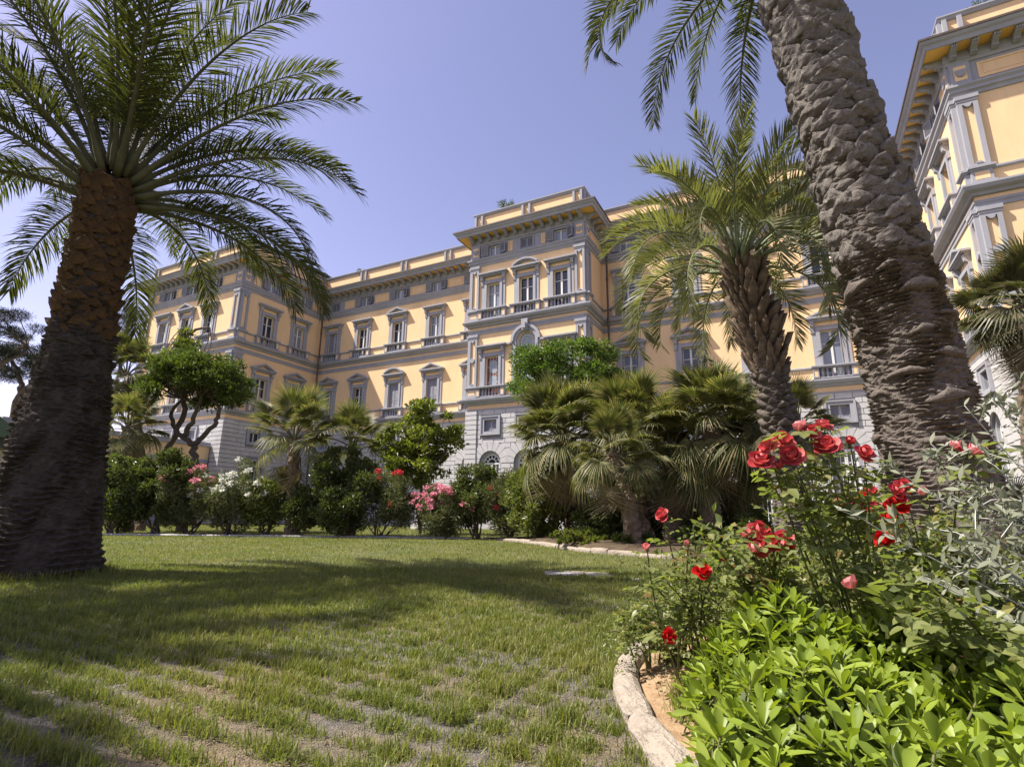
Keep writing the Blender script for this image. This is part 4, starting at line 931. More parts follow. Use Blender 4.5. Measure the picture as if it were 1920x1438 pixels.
def fan_set(key, leaf, R=.62, Lp=.75):
    FANV[key] = dict(young=[fan_frond(R, Lp, 42, 4.2, .06, 300+k, [M[leaf], M['rachis']], .42, .06) for k in range(3)], mid=[fan_frond(R, Lp, 42, 4.4, .20, 310+k, [M[leaf], M['rachis']], .38, .16) for k in range(4)],
                     old=[fan_frond(R, Lp, 40, 4.4, .48, 320+k, [M[leaf], M['rachis']], .36, .38) for k in range(3)], dead=[fan_frond(R*.9, Lp, 26, 3.6, 1.2, 330+k, [M['dry'], M['dry']], .4, .7) for k in range(2)])
fan_set('g', 'fan'); fan_set('d', 'fan_dark')
def fan_palm(base, top, label, n, scale, seed, key='g', rad=.16, dead=6, shaggy=True, emin=-50, skirt=0):
    root = empty('fan_palm', base); tag(root, label, 'palm tree'); r = random.Random(seed); b = Vector((0, 0, 0)); t = Vector(top) - Vector(base)
    ctrl = [b, b + Vector((t.x*.25, t.y*.25, t.z*.42)), b + Vector((t.x*.62, t.y*.62, t.z*.75)), t]; path = smooth_path(ctrl, 14); N = len(path); cols = 26; V = []
    for i, p in enumerate(path):
        f = i/(N-1); rr = rad*(1.35-.45*f + (.22 if f > .65 else 0))
        for k in range(cols): a = 2*math.pi*k/cols; V.append((p.x+math.cos(a)*rr, p.y+math.sin(a)*rr, p.z))
    V = np.array(V); nn = vnoise(V, 9, seed) * .22 + vnoise(V*np.array([1, 1, 5]), 14, seed+1)*.25; ctr = np.repeat(np.array([tuple(p) for p in path]), cols, 0); V[:, :2] = ctr[:, :2] + (V[:, :2]-ctr[:, :2])*(1+nn[:, None])
    idx = np.arange(N*cols).reshape(N, cols); i2 = np.roll(idx, -1, 1)
    T = np.concatenate([np.stack([idx[:-1], i2[:-1], i2[1:]], -1).reshape(-1, 3), np.stack([idx[:-1], i2[1:], idx[1:]], -1).reshape(-1, 3)])
    link('trunk', tri_mesh('trunk', V, T, M['bark_fan'], False), root)
    for k in range(n):
        f = (k+.5)/n; az = k*2.39996 + r.uniform(-.15, .15); el = 84 - (84-emin)*f**1.05 + r.uniform(-15, 15); kind = 'young' if f < .3 else 'mid' if f < .72 else 'old'
        link('frond', r.choice(FANV[key][kind]), root, t + Vector((math.cos(az)*.05, math.sin(az)*.05, -.12*f)), (R_(r.uniform(-25, 25)), -R_(el), az), [scale*r.uniform(.75, 1.18)]*3)
    for k in range(dead):
        az = r.uniform(0, 6.28); link('dry_frond', r.choice(FANV[key]['dead']), root, t + Vector((math.cos(az)*.06, math.sin(az)*.06, -.18 - .08*k/max(1, dead))), (R_(r.uniform(-40, 40)), -R_(r.uniform(-82, -55)), az), [scale*r.uniform(.8, 1)]*3)
    return root
def gp(px, py, Y): v = at(px, py, Y); return v
def fanp(pxtop, pytop, Y, pxbase, label, n, scale, seed, Yb=None, **kw):
    t = at(pxtop, pytop, Y); b = at(pxbase, 1000, Yb or Y); b.z = 0; return fan_palm(b, t, label, n, scale, seed, **kw)
fanp(1055, 822, 16.0, 1215, 'big shaggy fan palm leaning left out of the bed on a slanting trunk', 62, 1.42, 1, rad=.25, dead=9, emin=-34, Yb=15.0)
fanp(1185, 800, 15.2, 1200, 'fan palm standing between the leaning fan palm and the feather palm, middle of the clump', 48, 1.2, 2, rad=.2, dead=5, emin=-30)
fanp(1335, 792, 14.0, 1330, 'fan palm with pale drooping lower leaves just left of the feather palm trunk', 56, 1.25, 3, rad=.2, dead=7, emin=-42)
fanp(1255, 850, 14.6, 1260, 'low fan palm in the dark gap of the fan palm clump', 32, 1.2, 4, dead=6)
fanp(1150, 850, 13.2, 1190, 'small fan palm crowding under the leaning one, right of its crown', 26, .95, 14, dead=5)
fanp(1395, 850, 15.0, 1400, 'low fan palm half hidden behind the feather palm trunk', 34, 1.25, 5, dead=4)
fanp(1500, 800, 12.5, 1500, 'small dark fan palm between the feather palm and the big grey trunk', 24, .85, 6, key='d', dead=2)
fanp(552, 822, 19.4, 545, 'young fan palm with bright green crown above the hedge, left of the middle', 19, 1.45, 7, dead=3, emin=-25)
fanp(660, 835, 20.6, 655, 'small fan palm peeping over the dark shrub in the hedge', 20, 1.25, 8, dead=2, emin=-30)
fanp(238, 700, 22.5, 262, 'upper fan palm just right of the dark date palm trunk', 28, 1.35, 9, rad=.14, dead=3, emin=-45)
fanp(240, 800, 20.5, 236, 'lower fan palm over the glossy hedge, right of the dark date palm trunk', 24, 1.15, 10, dead=2, emin=-30)
fanp(1925, 575, 12.6, 1965, 'tall fan palm with dry skirt in front of the right wing, at the right edge', 46, 1.22, 11, key='d', rad=.22, dead=22)
fanp(1905, 1010, 9.0, 1925, 'low fan palm at the foot of the right wing behind the silver bush', 14, .7, 13, key='d', dead=0)
# ------------------------------------------------------------------ trees and shrubs
def leaf_quads(P, D, size, aspect, r, fold=.25, curl=.0):  # rhombic leaves folded on the midrib, one island each
    n = len(P); D = D / np.linalg.norm(D, axis=1, keepdims=True); h = r.normal(size=(n, 3)); B = np.cross(D, h); B /= np.linalg.norm(B, axis=1, keepdims=True); N = np.cross(B, D)
    N = np.where(N[:, 2:3] < 0, -N, N); L = (size*r.uniform(.7, 1.25, n))[:, None]; W = L*aspect
    tip = P + D*L - N*L*curl
    V = np.stack([P, P + D*L*.45 + B*W/2 + N*W*fold, tip, P + D*L*.45 - B*W/2 + N*W*fold], 1).reshape(-1, 3)
    b = np.arange(n)[:, None]*4; T = np.concatenate([b + np.array([0, 1, 2]), b + np.array([0, 2, 3])], 1).reshape(-1, 3)
    return V, T
def cloud(centers, radii, n, size, aspect, seed, up=.35, outw=.8, flat=1.0, shell=.55, droop=0.0):
    r = np.random.default_rng(seed); centers = np.asarray(centers, float); radii = np.asarray(radii, float); k = r.choice(len(centers), n, p=radii**2/np.sum(radii**2))
    d = r.normal(size=(n, 3)); d /= np.linalg.norm(d, axis=1, keepdims=True); rad = radii[k]*(shell + (1-shell)*r.uniform(0, 1, n))*r.uniform(.75, 1.12, n)
    P = centers[k] + d*rad[:, None]*np.array([1, 1, flat]); D = d*outw + r.normal(size=(n, 3))*.6 + np.array([0, 0, up - droop])
    return leaf_quads(P, D, np.full(n, size), aspect, r, .2, .12)
def branchy(root, paths, mat, name='trunk', n=7):
    V, F = [], []; mb = MB()
    jr = random.Random(len(paths)*7)
    for pts, r0, r1 in paths:
        sp = smooth_path(pts, 6); sp = [sp[0]] + [q + Vector((jr.gauss(0, .30), jr.gauss(0, .30), jr.gauss(0, .2)))*min(.16, max(r0, .03)) for q in sp[1:-1]] + [sp[-1]]; N = len(sp); mb.tube(sp, [r0 + (r1-r0)*k/(N-1) for k in range(N)], n)
    return mb.build(name, mat, root, smooth=True)
def crown_centers(r, n, c, rx, ry, rz, shell=.45, cut_low=-1.0):
    out_ = []
    while len(out_) < n:
        d = np.array([r.gauss(0, 1) for _ in range(3)]); d /= np.linalg.norm(d)
        if d[2] < cut_low: continue
        f = shell + (1-shell)*r.random()**.6; out_.append((c[0]+d[0]*rx*f, c[1]+d[1]*ry*f, c[2]+d[2]*rz*f))
    return out_
def tree(name, base, label, trunk_pts, fork, crown, n_cl, cl_r, n_leaf, lsize, asp, mat, seed, bark='bark_wood', r0=.16, cut_low=-.5, flat=.7, cat='tree', extra=None, shell=.45, up=.3):
    root = empty(name, base); tag(root, label, cat); r = random.Random(seed); c, rx, ry, rz = crown
    cs = crown_centers(r, n_cl, c, rx, ry, rz, shell, cut_low); rad = [cl_r*r.uniform(.6, 1.35) for _ in cs]
    paths = [(trunk_pts, r0, r0*.6)]; top = Vector(trunk_pts[-1])
    limbs = []
    for fk in fork: paths.append((fk, r0*.55, r0*.25)); limbs.append(Vector(fk[-1]))
    limbs = limbs or [top]
    for q in cs:
        a = min(limbs, key=lambda L_: (L_-Vector(q)).length); q = Vector(q); m_ = a*.5 + q*.5 + Vector((r.uniform(-.2, .2), r.uniform(-.2, .2), -.05)); paths.append(([a, m_, q], r0*.16, r0*.05))
    for e in (extra or []): paths.append(e)
    branchy(root, paths, M[bark])
    V, T = cloud(cs, rad, n_leaf, lsize, asp, seed, up, .7, flat, .35)
    link('crown', tri_mesh('crown', V, T, M[mat]), root)
    return root
# twisted tree in front of the left block
b = at(355, 905, 22.0); b.z = 0; s = 22/1020*1.05
tree('twisted_tree', b, 'twisted tree with forked bare trunk and dense dome crown before the left block', [(0, 0, 0), (.05, 0, 1.2), (.12, .05, 2.4), (-.05, 0, 3.4)], [[(-.05, 0, 3.4), (-.9, .1, 4.0), (-1.2, .1, 4.7), (-.8, 0, 5.3)], [(-.05, 0, 3.4), (.55, .1, 4.2), (.75, .1, 4.9), (.25, 0, 5.5)], [(-.5, .05, 3.8), (-.1, -.2, 4.6), (.1, -.2, 5.4)]], ((-.15, 0, 5.75), 2.1, 2.0, 1.55), 95, .46, 24000, .15, .42, 'tree', 31, r0=.21, cut_low=-.35, flat=.6)
b = at(290, 905, 22.6); b.z = 0
tree('twisted_tree', b, 'slender leaning tree with thin bare stems left of the dome crowned tree', [(-.3, 0, 0), (-.1, 0, 1.8), (.35, 0, 3.3), (.7, 0, 5.0), (.6, 0, 6.4)], [[(.6, 0, 6.4), (.3, 0, 7.6), (.1, 0, 8.6)], [(.1, 0, 8.0), (.7, 0, 8.5), (1.3, 0, 8.6)]], ((.2, 0, 7.0), .9, .9, 1.4), 18, .34, 2400, .15, .42, 'tree_lite', 32, r0=.15, cut_low=-.6, flat=.7)
# young round tree
b = at(786, 985, 23.0); b.z = 0
tree('young_tree', b, 'young broadleaf tree with layered light green crown on a thin stem', [(0, 0, 0), (0, .02, .9), (.03, 0, 1.8), (0, 0, 2.6)], [[(0, 0, 2.6), (-.2, .1, 3.6), (-.1, 0, 4.6)], [(0, 0, 2.2), (.7, 0, 2.9), (1.0, 0, 3.4)], [(0, 0, 2.2), (-.8, 0, 2.8), (-1.2, 0, 3.4)]], ((-.15, 0, 3.65), 1.72, 1.7, 1.80), 70, .44, 9500, .17, .62, 'tree_lite', 33, r0=.075, cut_low=-1, flat=.5, shell=.25)
# fresh green feathery tree behind the fan palms
b = at(1062, 985, 19.0); b.z = 0
tree('feathery_tree', b, 'fresh green feathery tree rising behind the leaning fan palm', [(0, 0, 0), (.1, 0, 2), (0, 0, 4)], [[(0, 0, 4), (-.7, 0, 4.9), (-.9, 0, 5.5)], [(0, 0, 4), (.7, 0, 4.9), (.9, 0, 5.4)]], ((.05, 0, 5.55), 2.05, 1.8, 1.35), 85, .42, 20000, .15, .34, 'tree_fresh', 34, r0=.13, cut_low=-.6, flat=.6)
# dark pines at the far left
for (px, py, Y, rx, rz_, lab, sd) in ((8, 640, 30, 2.3, 2.6, 'dark pine with layered crown at the far left edge', 35), (52, 690, 34, 2.0, 1.7, 'darker smaller pine crown between the left edge and the date palm', 36)):
    c = at(px, py, Y); b = Vector((c.x-.8, c.y, 0))
    tree('pine_tree', b, lab, [(0, 0, 0), (.1, 0, 3), (.6, 0, c.z-3.0), (.7, 0, c.z-1.2)], [[(.7, 0, c.z-1.2), (0, 0, c.z), (-.6, 0, c.z+1)], [(.7, 0, c.z-1.6), (1.8, 0, c.z-.8), (2.2, 0, c.z-.3)]], ((.8, 0, c.z), rx, rx, rz_), 34, .62, 17000, .20, .10, 'pine', sd, r0=.28, cut_low=-.8, flat=.45, shell=.3)
c = at(238, 610, 33); b = Vector((c.x, c.y, 0))
tree('conifer', b, 'thin loose conifer against the sky left of the palazzo', [(0, 0, 0), (.1, 0, 4), (.1, 0, c.z-1), (.2, 0, c.z+1)], [[(.1, 0, c.z-2.5), (.9, 0, c.z-2.0), (1.3, 0, c.z-1.4)], [(.1, 0, c.z-2.6), (-.8, 0, c.z-1.6), (-1.1, 0, c.z-.6)], [(.1, 0, c.z-1), (.9, 0, c.z), (1.3, 0, c.z+.3)]], ((.1, 0, c.z-.6), 1.25, 1.2, 2.2), 26, .42, 5500, .17, .14, 'pine', 37, r0=.14, cut_low=-.9, flat=.6, shell=.3)
# hedge shrubs, one by one
def shrub(px, pytop, pw, Y, label, mat, seed, n=5200, lsize=.13, asp=.42, flowers=None, stems=9, name='shrub', zlow=.35, cat='shrub', fl_n=26, fl_zone=.45, ncl=42, clr=.30, tall=None):
    if cat == 'shrub' and Y > 17: pw *= 1.4; n = int(n*1.7); ncl = int(ncl*1.5); zlow = .12
    b = at(px, 1000, Y); b.z = 0; H = at(px, pytop, Y).z; w_ = pw/1020*Y*1.02/2
    root = empty(name, b); tag(root, label, cat); r = random.Random(seed)
    zc = (H + zlow)/2; rz_ = (H-zlow)/2*.92
    cs = crown_centers(r, ncl, (0, 0, zc), w_*.86, w_*.75, rz_, .30); rad = [clr*r.uniform(.6, 1.3)*min(1, H/2) for _ in cs]
    if tall:
        for (dx, dz) in tall: cs.append((dx, 0, dz)); rad.append(.28); cs.append((dx*.9, 0, dz-.4)); rad.append(.25)
    paths = []
    for k in range(stems):
        q = Vector(r.choice(cs)); a = r.uniform(0, 6.28); s0 = Vector((math.cos(a)*.12*w_, math.sin(a)*.12*w_, 0)); paths.append(([s0, Vector((q.x*.45+r.uniform(-.06, .06), q.y*.45, q.z*.4)), q], .030*H/2, .008))
    branchy(root, paths, M['bark_wood'], 'stems', 5)
    V, T = cloud(cs, rad, n, lsize, asp, seed, .35, .6, .95, .25); link('foliage', tri_mesh('foliage', V, T, M[mat]), root)
    if flowers:
        tops = [q for q in cs if q[2] > zlow + (H-zlow)*(1-fl_zone)] or cs; FC = []
        for k in range(fl_n):
            q = np.array(r.choice(tops)); d = np.array([r.gauss(0, 1), r.gauss(0, 1)-.6, abs(r.gauss(0, 1))+.2]); d /= np.linalg.norm(d); FC.append(q + d*clr*1.05)
        V, T = cloud(FC, [.10]*len(FC), fl_n*26, .085, .8, seed+5, .1, 1.0, .7, .3); link('blossoms', tri_mesh('blossoms', V, T, M[flowers]), root)
    return root
G = 'shrubs of the flowering hedge along the kerb'
for o in (
 shrub(212, 842, 90, 18.9, 'glossy dark hedge shrub nearest the date palm trunk', 'shrub', 101, 9000),
 shrub(292, 838, 88, 19.2, 'glossy hedge shrub below the annex, second from the date palm trunk', 'shrub', 102, 9000),
 shrub(350, 880, 105, 19.4, 'oleander with mauve pink blossoms between the glossy shrubs and the white oleander', 'oleander', 103, 7000, .15, .2, 'fl_pink', name='oleander', fl_n=34),
 shrub(432, 885, 105, 19.3, 'oleander covered in white blossoms at the left of the hedge', 'oleander', 104, 7000, .15, .2, 'fl_white', name='oleander', fl_n=44, tall=[(.22, 2.4)]),
 shrub(497, 890, 70, 19.5, 'thin leafy shrub between the white oleander and the young fan palm', 'shrub_lite', 105, 3000),
 shrub(560, 910, 60, 19.3, 'small shrub at the foot of the young fan palm', 'shrub', 106, 3500),
 shrub(640, 850, 112, 19.2, 'large dark round hedge shrub right of the young fan palm', 'shrub', 107, 11000, tall=[(-.5, 2.85), (.2, 2.9)]),
 shrub(712, 890, 95, 19.1, 'oleander with a few red blossoms at the right end of the left hedge', 'oleander', 108, 6000, .15, .2, 'fl_red', name='oleander', fl_n=14, fl_zone=.9),
 shrub(828, 912, 100, 19.0, 'rounded oleander topped with pink blossoms beside the white pedestal', 'oleander', 109, 7000, .15, .2, 'fl_pink', name='oleander', fl_n=70, fl_zone=.55),
 shrub(893, 868, 75, 18.9, 'upright dark shrub just right of the pink oleander', 'shrub', 110, 8000, .12, .42),
 shrub(955, 888, 70, 18.4, 'narrow leaved shrub with few red blossoms right of the upright dark shrub', 'oleander', 111, 6000, .15, .2, 'fl_red', name='oleander', fl_n=10, fl_zone=.8),
 shrub(1012, 872, 95, 17.2, 'yellow green leafy shrub left of the leaning fan palm', 'shrub_lite', 112, 9000, .12, .42)): o['group'] = G
shrub(1068, 905, 70, 17.0, 'brownish dry shrub under the leaning fan palm', 'brownleaf', 113, 5000, .10, .5, name='dry_shrub')
shrub(1084, 992, 130, 13.9, 'low clipped yellow green shrub behind the stone edging', 'tree_lite', 114, 6500, .06, .5, zlow=.04, ncl=60, clr=.16)
for k, (px, py, w_, Y, lab) in enumerate(((1130, 930, 110, 15.4, 'dark shrub in the shade behind the slanting fan palm trunk'), (1205, 915, 120, 16.2, 'dark shrub with violet blossoms under the fan palms'), (1290, 925, 120, 15.6, 'dark understorey shrub below the drooping pale fan leaves'), (1370, 905, 120, 15.2, 'dark understorey shrub next to the feather palm trunk'), (1110, 985, 90, 15.2, 'small dark shrub at the foot of the slanting fan palm trunk'), (1190, 1000, 80, 13.4, 'small dark shrub behind the end of the stone edging'), (1420, 960, 110, 13.5, 'dark shrub just left of the feather palm foot'), (1600, 930, 150, 12.0, 'dark shrub between the feather palm and the big grey trunk'), (1320, 990, 110, 13.2, 'low dark shrub behind the pale rose bush at the lawn edge'))):
    shrub(px, py, w_, Y, lab, 'shrub', 120+k, 5000, .13, .40, 'fl_violet' if k == 1 else None, fl_n=24, fl_zone=.5, zlow=.05)
# potted greenery on the roofs
def roofplant(u, w, z, label, seed, fan=False, s=1.0):
    b = uw(u, w, z)
    if fan: return fan_palm(b, b + Vector((0, 0, .9*s)), label, 14, .8*s, seed, rad=.07, dead=0, emin=0)
    root = empty('roof_plant', b); tag(root, label, 'plant'); r = random.Random(seed); cs = crown_centers(r, 14, (0, 0, 1.25*s), .6*s, .6*s, .5*s)
    branchy(root, [([(0, 0, 0), (.02, 0, .6*s), (0, 0, 1.2*s)], .05, .02)], M['bark_wood'], 'stems', 5)
    V, T = cloud(cs, [.22*s]*14, 1300, .13, .3, seed, .5, .8, 1, .2); link('foliage', tri_mesh('foliage', V, T, M['tree']), root); return root
roofplant(-15.5, 28.6, 19.0, 'bushy green plant on the roof edge of the middle block', 201, False, 1.15)
roofplant(-11.6, 28.6, 19.0, 'fan leaved plant on the roof of the middle block, near its right corner', 202, True, .8)
roofplant(-30.5, 31.6, 19.0, 'small green bush on the roof next to the left block', 203, False, .9)
roofplant(-20.3, 31.6, 19.0, 'dark leafy plant on the roof just left of the middle block', 204, False, 1.0)
roofplant(-41.0, 24.2, 19.0, 'spiky plant on the parapet of the left block', 205, True, .7)
roofplant(-38.0, 24.4, 19.0, 'tiny bush on the parapet of the left block, right of the spiky plant', 206, False, .8)
roofplant(8.6, 24.4, 19.2, 'green bush on the parapet of the right wing at the top right', 207, False, 1.2)
roofplant(-3.0, 31.8, 19.0, 'bush on the roof behind the feather palm crown', 208, False, 1.1)
# ------------------------------------------------------------------ flower bed in front: mock orange mounds, roses, silver bush
def leaf_grid(L, W, prof, cup=.15, curl=.2, ns=6, crease=.12):  # one leaf along +x, 3 columns, curled
    V = []
    for j in range(ns+1):
        s = j/ns; w_ = W/2*np.interp(s, [p[0] for p in prof], [p[1] for p in prof]); x = L*s*(1-.06*curl*s); z = -curl*L*s*s*.5
        V += [(x, -w_, z+w_*cup), (x, 0, z-crease*w_), (x, w_, z+w_*cup)]
    T = []
    for j in range(ns):
        a = j*3
        for c in (0, 1): T += [(a+c, a+c+3, a+c+4), (a+c, a+c+4, a+c+1)]
    return np.array(V), np.array(T)
def rotm(az, el, roll=0): return np.array(Matrix.Rotation(az, 3, 'Z') @ Matrix.Rotation(-el, 3, 'Y') @ Matrix.Rotation(roll, 3, 'X'))
OBOV = [(0, .12), (.15, .25), (.4, .6), (.7, 1.0), (.88, .85), (.97, .4), (1, .08)]
OVAL = [(0, .08), (.12, .5), (.35, 1.0), (.6, .9), (.85, .45), (1, .03)]
def whorl(seed, n=13, L=.086, W=.025):
    r = random.Random(seed); parts = []
    for k in range(n):
        f = k/n; V, T = leaf_grid(L*(.55+.45*min(1, .35+f))*r.uniform(.85, 1.12), W*r.uniform(.85, 1.1), OBOV, .22, r.uniform(.05, .5), 6)
        Rm = rotm(k*2.39996 + r.uniform(-.2, .2), R_(74 - 70*f + r.uniform(-9, 9)), r.uniform(-.3, .3)); parts.append((V @ Rm.T + np.array([0, 0, -.028*f]), T, 0))
    sv, st_ = tube_tris([(0, 0, -.12), (.004, .003, -.06), (0, 0, 0)], [.004, .0035, .003], 5); parts.append((sv, st_, 1))
    return mat_mesh('leaf_whorl', parts, [M['pitto'], M['rose_stem']], True)
WH = [whorl(500+k, 11+k % 4) for k in range(7)]
def mound(name, label, c, rx, ry, H, n, seed, z0=.06, scale=1.0):
    root = empty(name, (c[0], c[1], 0)); tag(root, label, 'shrub'); r = random.Random(seed); pts = []
    tries = 0
    while len(pts) < n and tries < n*60:
        tries += 1; a = r.uniform(0, 6.283); f = math.sqrt(r.random()); x, y = math.cos(a)*rx*f, math.sin(a)*ry*f
        lump = .075*math.sin(x*11+seed) + .065*math.sin(y*10+seed*2)
        z = z0 + (H-z0)*(max(0, 1-f**2.6))**.6 + lump*(1-f) + r.uniform(-.02, .03); t = (x, y, z)
        if any((x-q[0])**2 + (y-q[1])**2 + (z-q[2])**2 < .066**2 for q in pts): continue
        pts.append(t)
    sm = MB()
    for (x, y, z) in pts:
        nx_, ny_ = x/rx, y/ry; tx, ty = -ny_*.55 + r.uniform(-.25, .25), nx_*.55 + r.uniform(-.25, .25); s = scale*r.uniform(.82, 1.18)
        link('leaf_whorl', r.choice(WH), root, (x, y, z), (tx, ty, r.uniform(0, 6.28)), (s, s, s))
        if r.random() < .6: sm.tube([(x*.25, y*.25, .02), (x*.7, y*.7, z*.55), (x, y, z-.06*s)], [.006, .005, .004], 4)
    sm.build('stems', M['rose_stem'], root)
    # inner leaves that fill the mound below the whorls
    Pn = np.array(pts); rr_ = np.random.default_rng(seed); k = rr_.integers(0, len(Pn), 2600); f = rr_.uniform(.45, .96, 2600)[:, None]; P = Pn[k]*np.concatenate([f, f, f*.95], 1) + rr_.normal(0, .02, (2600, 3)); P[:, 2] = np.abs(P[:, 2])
    V, T = leaf_quads(P, rr_.normal(size=(2600, 3))*.7 + np.array([0, 0, .5]), np.full(2600, .07), .38, rr_, .2, .1); link('inner_leaves', tri_mesh('inner_leaves', V, T, M['pitto_inner_shade']), root)
    for k_ in range(3):
        q = r.choice(pts); mb = MB(); mb.lathe([(.002, -.018), (.014, -.012), (.019, 0), (.014, .012), (.002, .018)], 10); mb.build('fruit', M['berry'], root, (q[0], q[1], q[2]+.0), smooth=True)
    return root
mound('mock_orange', 'bright green glossy mock orange mound nearest the kerb', (.96, 1.58), .46, .50, .34, 145, 3)
mound('mock_orange', 'bright green glossy mock orange mound behind the nearest one, below the roses', (1.14, 2.14), .50, .46, .42, 165, 4)
mound('mock_orange', 'bright green glossy mock orange mound in the bottom right corner', (1.60, 1.55), .48, .55, .44, 160, 5)
# roses
def petal_grid(L, W, cup, curl, ns=4, nw=4):
    V = []
    for j in range(ns+1):
        s = j/ns; w_ = W/2*math.sin(math.pi*min(.93, .16+.72*s))**.8
        for i in range(nw+1):
            u = -1+2*i/nw; V.append((u*w_, -cup*W*(1-u*u)*math.sin(math.pi*min(1, s*.9+.1)) + curl*L*s**3*1.1, L*s - .06*L*u*u*(s > .9)))
    T = []
    for j in range(ns):
        for i in range(nw): a = j*(nw+1)+i; T += [(a, a+1, a+nw+2), (a, a+nw+2, a+nw+1)]
    return np.array(V), np.array(T)
def bloom(seed, n=22, R=.046, openness=1.0, mat='rose_red'):
    r = random.Random(seed); parts = []
    for k in range(n):
        f = (k+.5)/n; L = R*(.62+.5*f)*r.uniform(.9, 1.1); V, T = petal_grid(L, R*(.75+.55*f)*r.uniform(.9, 1.15), .35-.2*f, -.30*f*openness)
        tilt = R_(8 + 68*f*openness + r.uniform(-8, 8)); Rm = rotm(k*2.39996+r.uniform(-.2, .2), 0) @ np.array(Matrix.Rotation(tilt, 3, 'X')); V = V*np.array([1, 1, 1]) + np.array([0, -.004, 0])
        V = V + np.stack([vnoise(V, 40, seed*50+k)*.0034]*3, 1)
        parts.append((V @ Rm.T + np.array([0, 0, .012*(1-f)]), T, 0))
    for k in range(5):
        V, T = leaf_grid(R*.7, R*.22, OVAL, .2, .3, 4); parts.append((V @ rotm(k*1.2566, R_(-18)).T + np.array([0, 0, -.004]), T, 1))
    cv, ct = tube_tris([(0, 0, -.022), (0, 0, -.010), (0, 0, .004)], [.004, .007, .006], 6); parts.append((cv, ct, 1))
    return mat_mesh('bloom', parts, [M[mat], M['rose_stem']], True)
BL = [bloom(1, 18), bloom(2, 15, .05, 1.15), bloom(3, 14, .042, .85), bloom(8, 13, .046, 1.25)]; BS = [bloom(4, 20, .05, 1.1, 'rose_scarlet'), bloom(5, 16, .046, 1.0, 'rose_scarlet')]; BB = [bloom(6, 9, .034, .32, 'rose_pink'), bloom(7, 8, .03, .25, 'rose_red')]
def compound(seed, n=5, L=.052, W=.036, mat='rose_leaf'):
    r = random.Random(seed); parts = []; Lr = L*1.9
    rv, rt = tube_tris([(0, 0, 0), (Lr*.5, 0, .006), (Lr, 0, 0)], [.0016, .0013, .001], 4); parts.append((rv, rt, 1))
    spots = [(Lr, 0, 1.1)] + [(Lr*(.45+.38*j), s*1.05, 1.0-.18*(1-j)) for j in range((n-1)//2) for s in (-1, 1)]
    for x, a, s in spots:
        V, T = leaf_grid(L*s*r.uniform(.85, 1.1), W*s*r.uniform(.9, 1.1), OVAL, r.uniform(.05, .35), r.uniform(.1, .7), 6); V[:, 1] *= 1 + .06*np.sin(V[:, 0]*600)
        parts.append((V @ rotm(a + r.uniform(-.15, .15), R_(r.uniform(-18, 14)), r.uniform(-.3, .3)).T + np.array([x, 0, 0]), T, 0))
    return mat_mesh('leaf', parts, [M[mat], M['rose_stem']], True)
CL = [compound(600+k, 5 if k % 3 else 3) for k in range(6)]; CR = [compound(620+k, 5, .045, .028, 'rose_leaf_red') for k in range(3)]
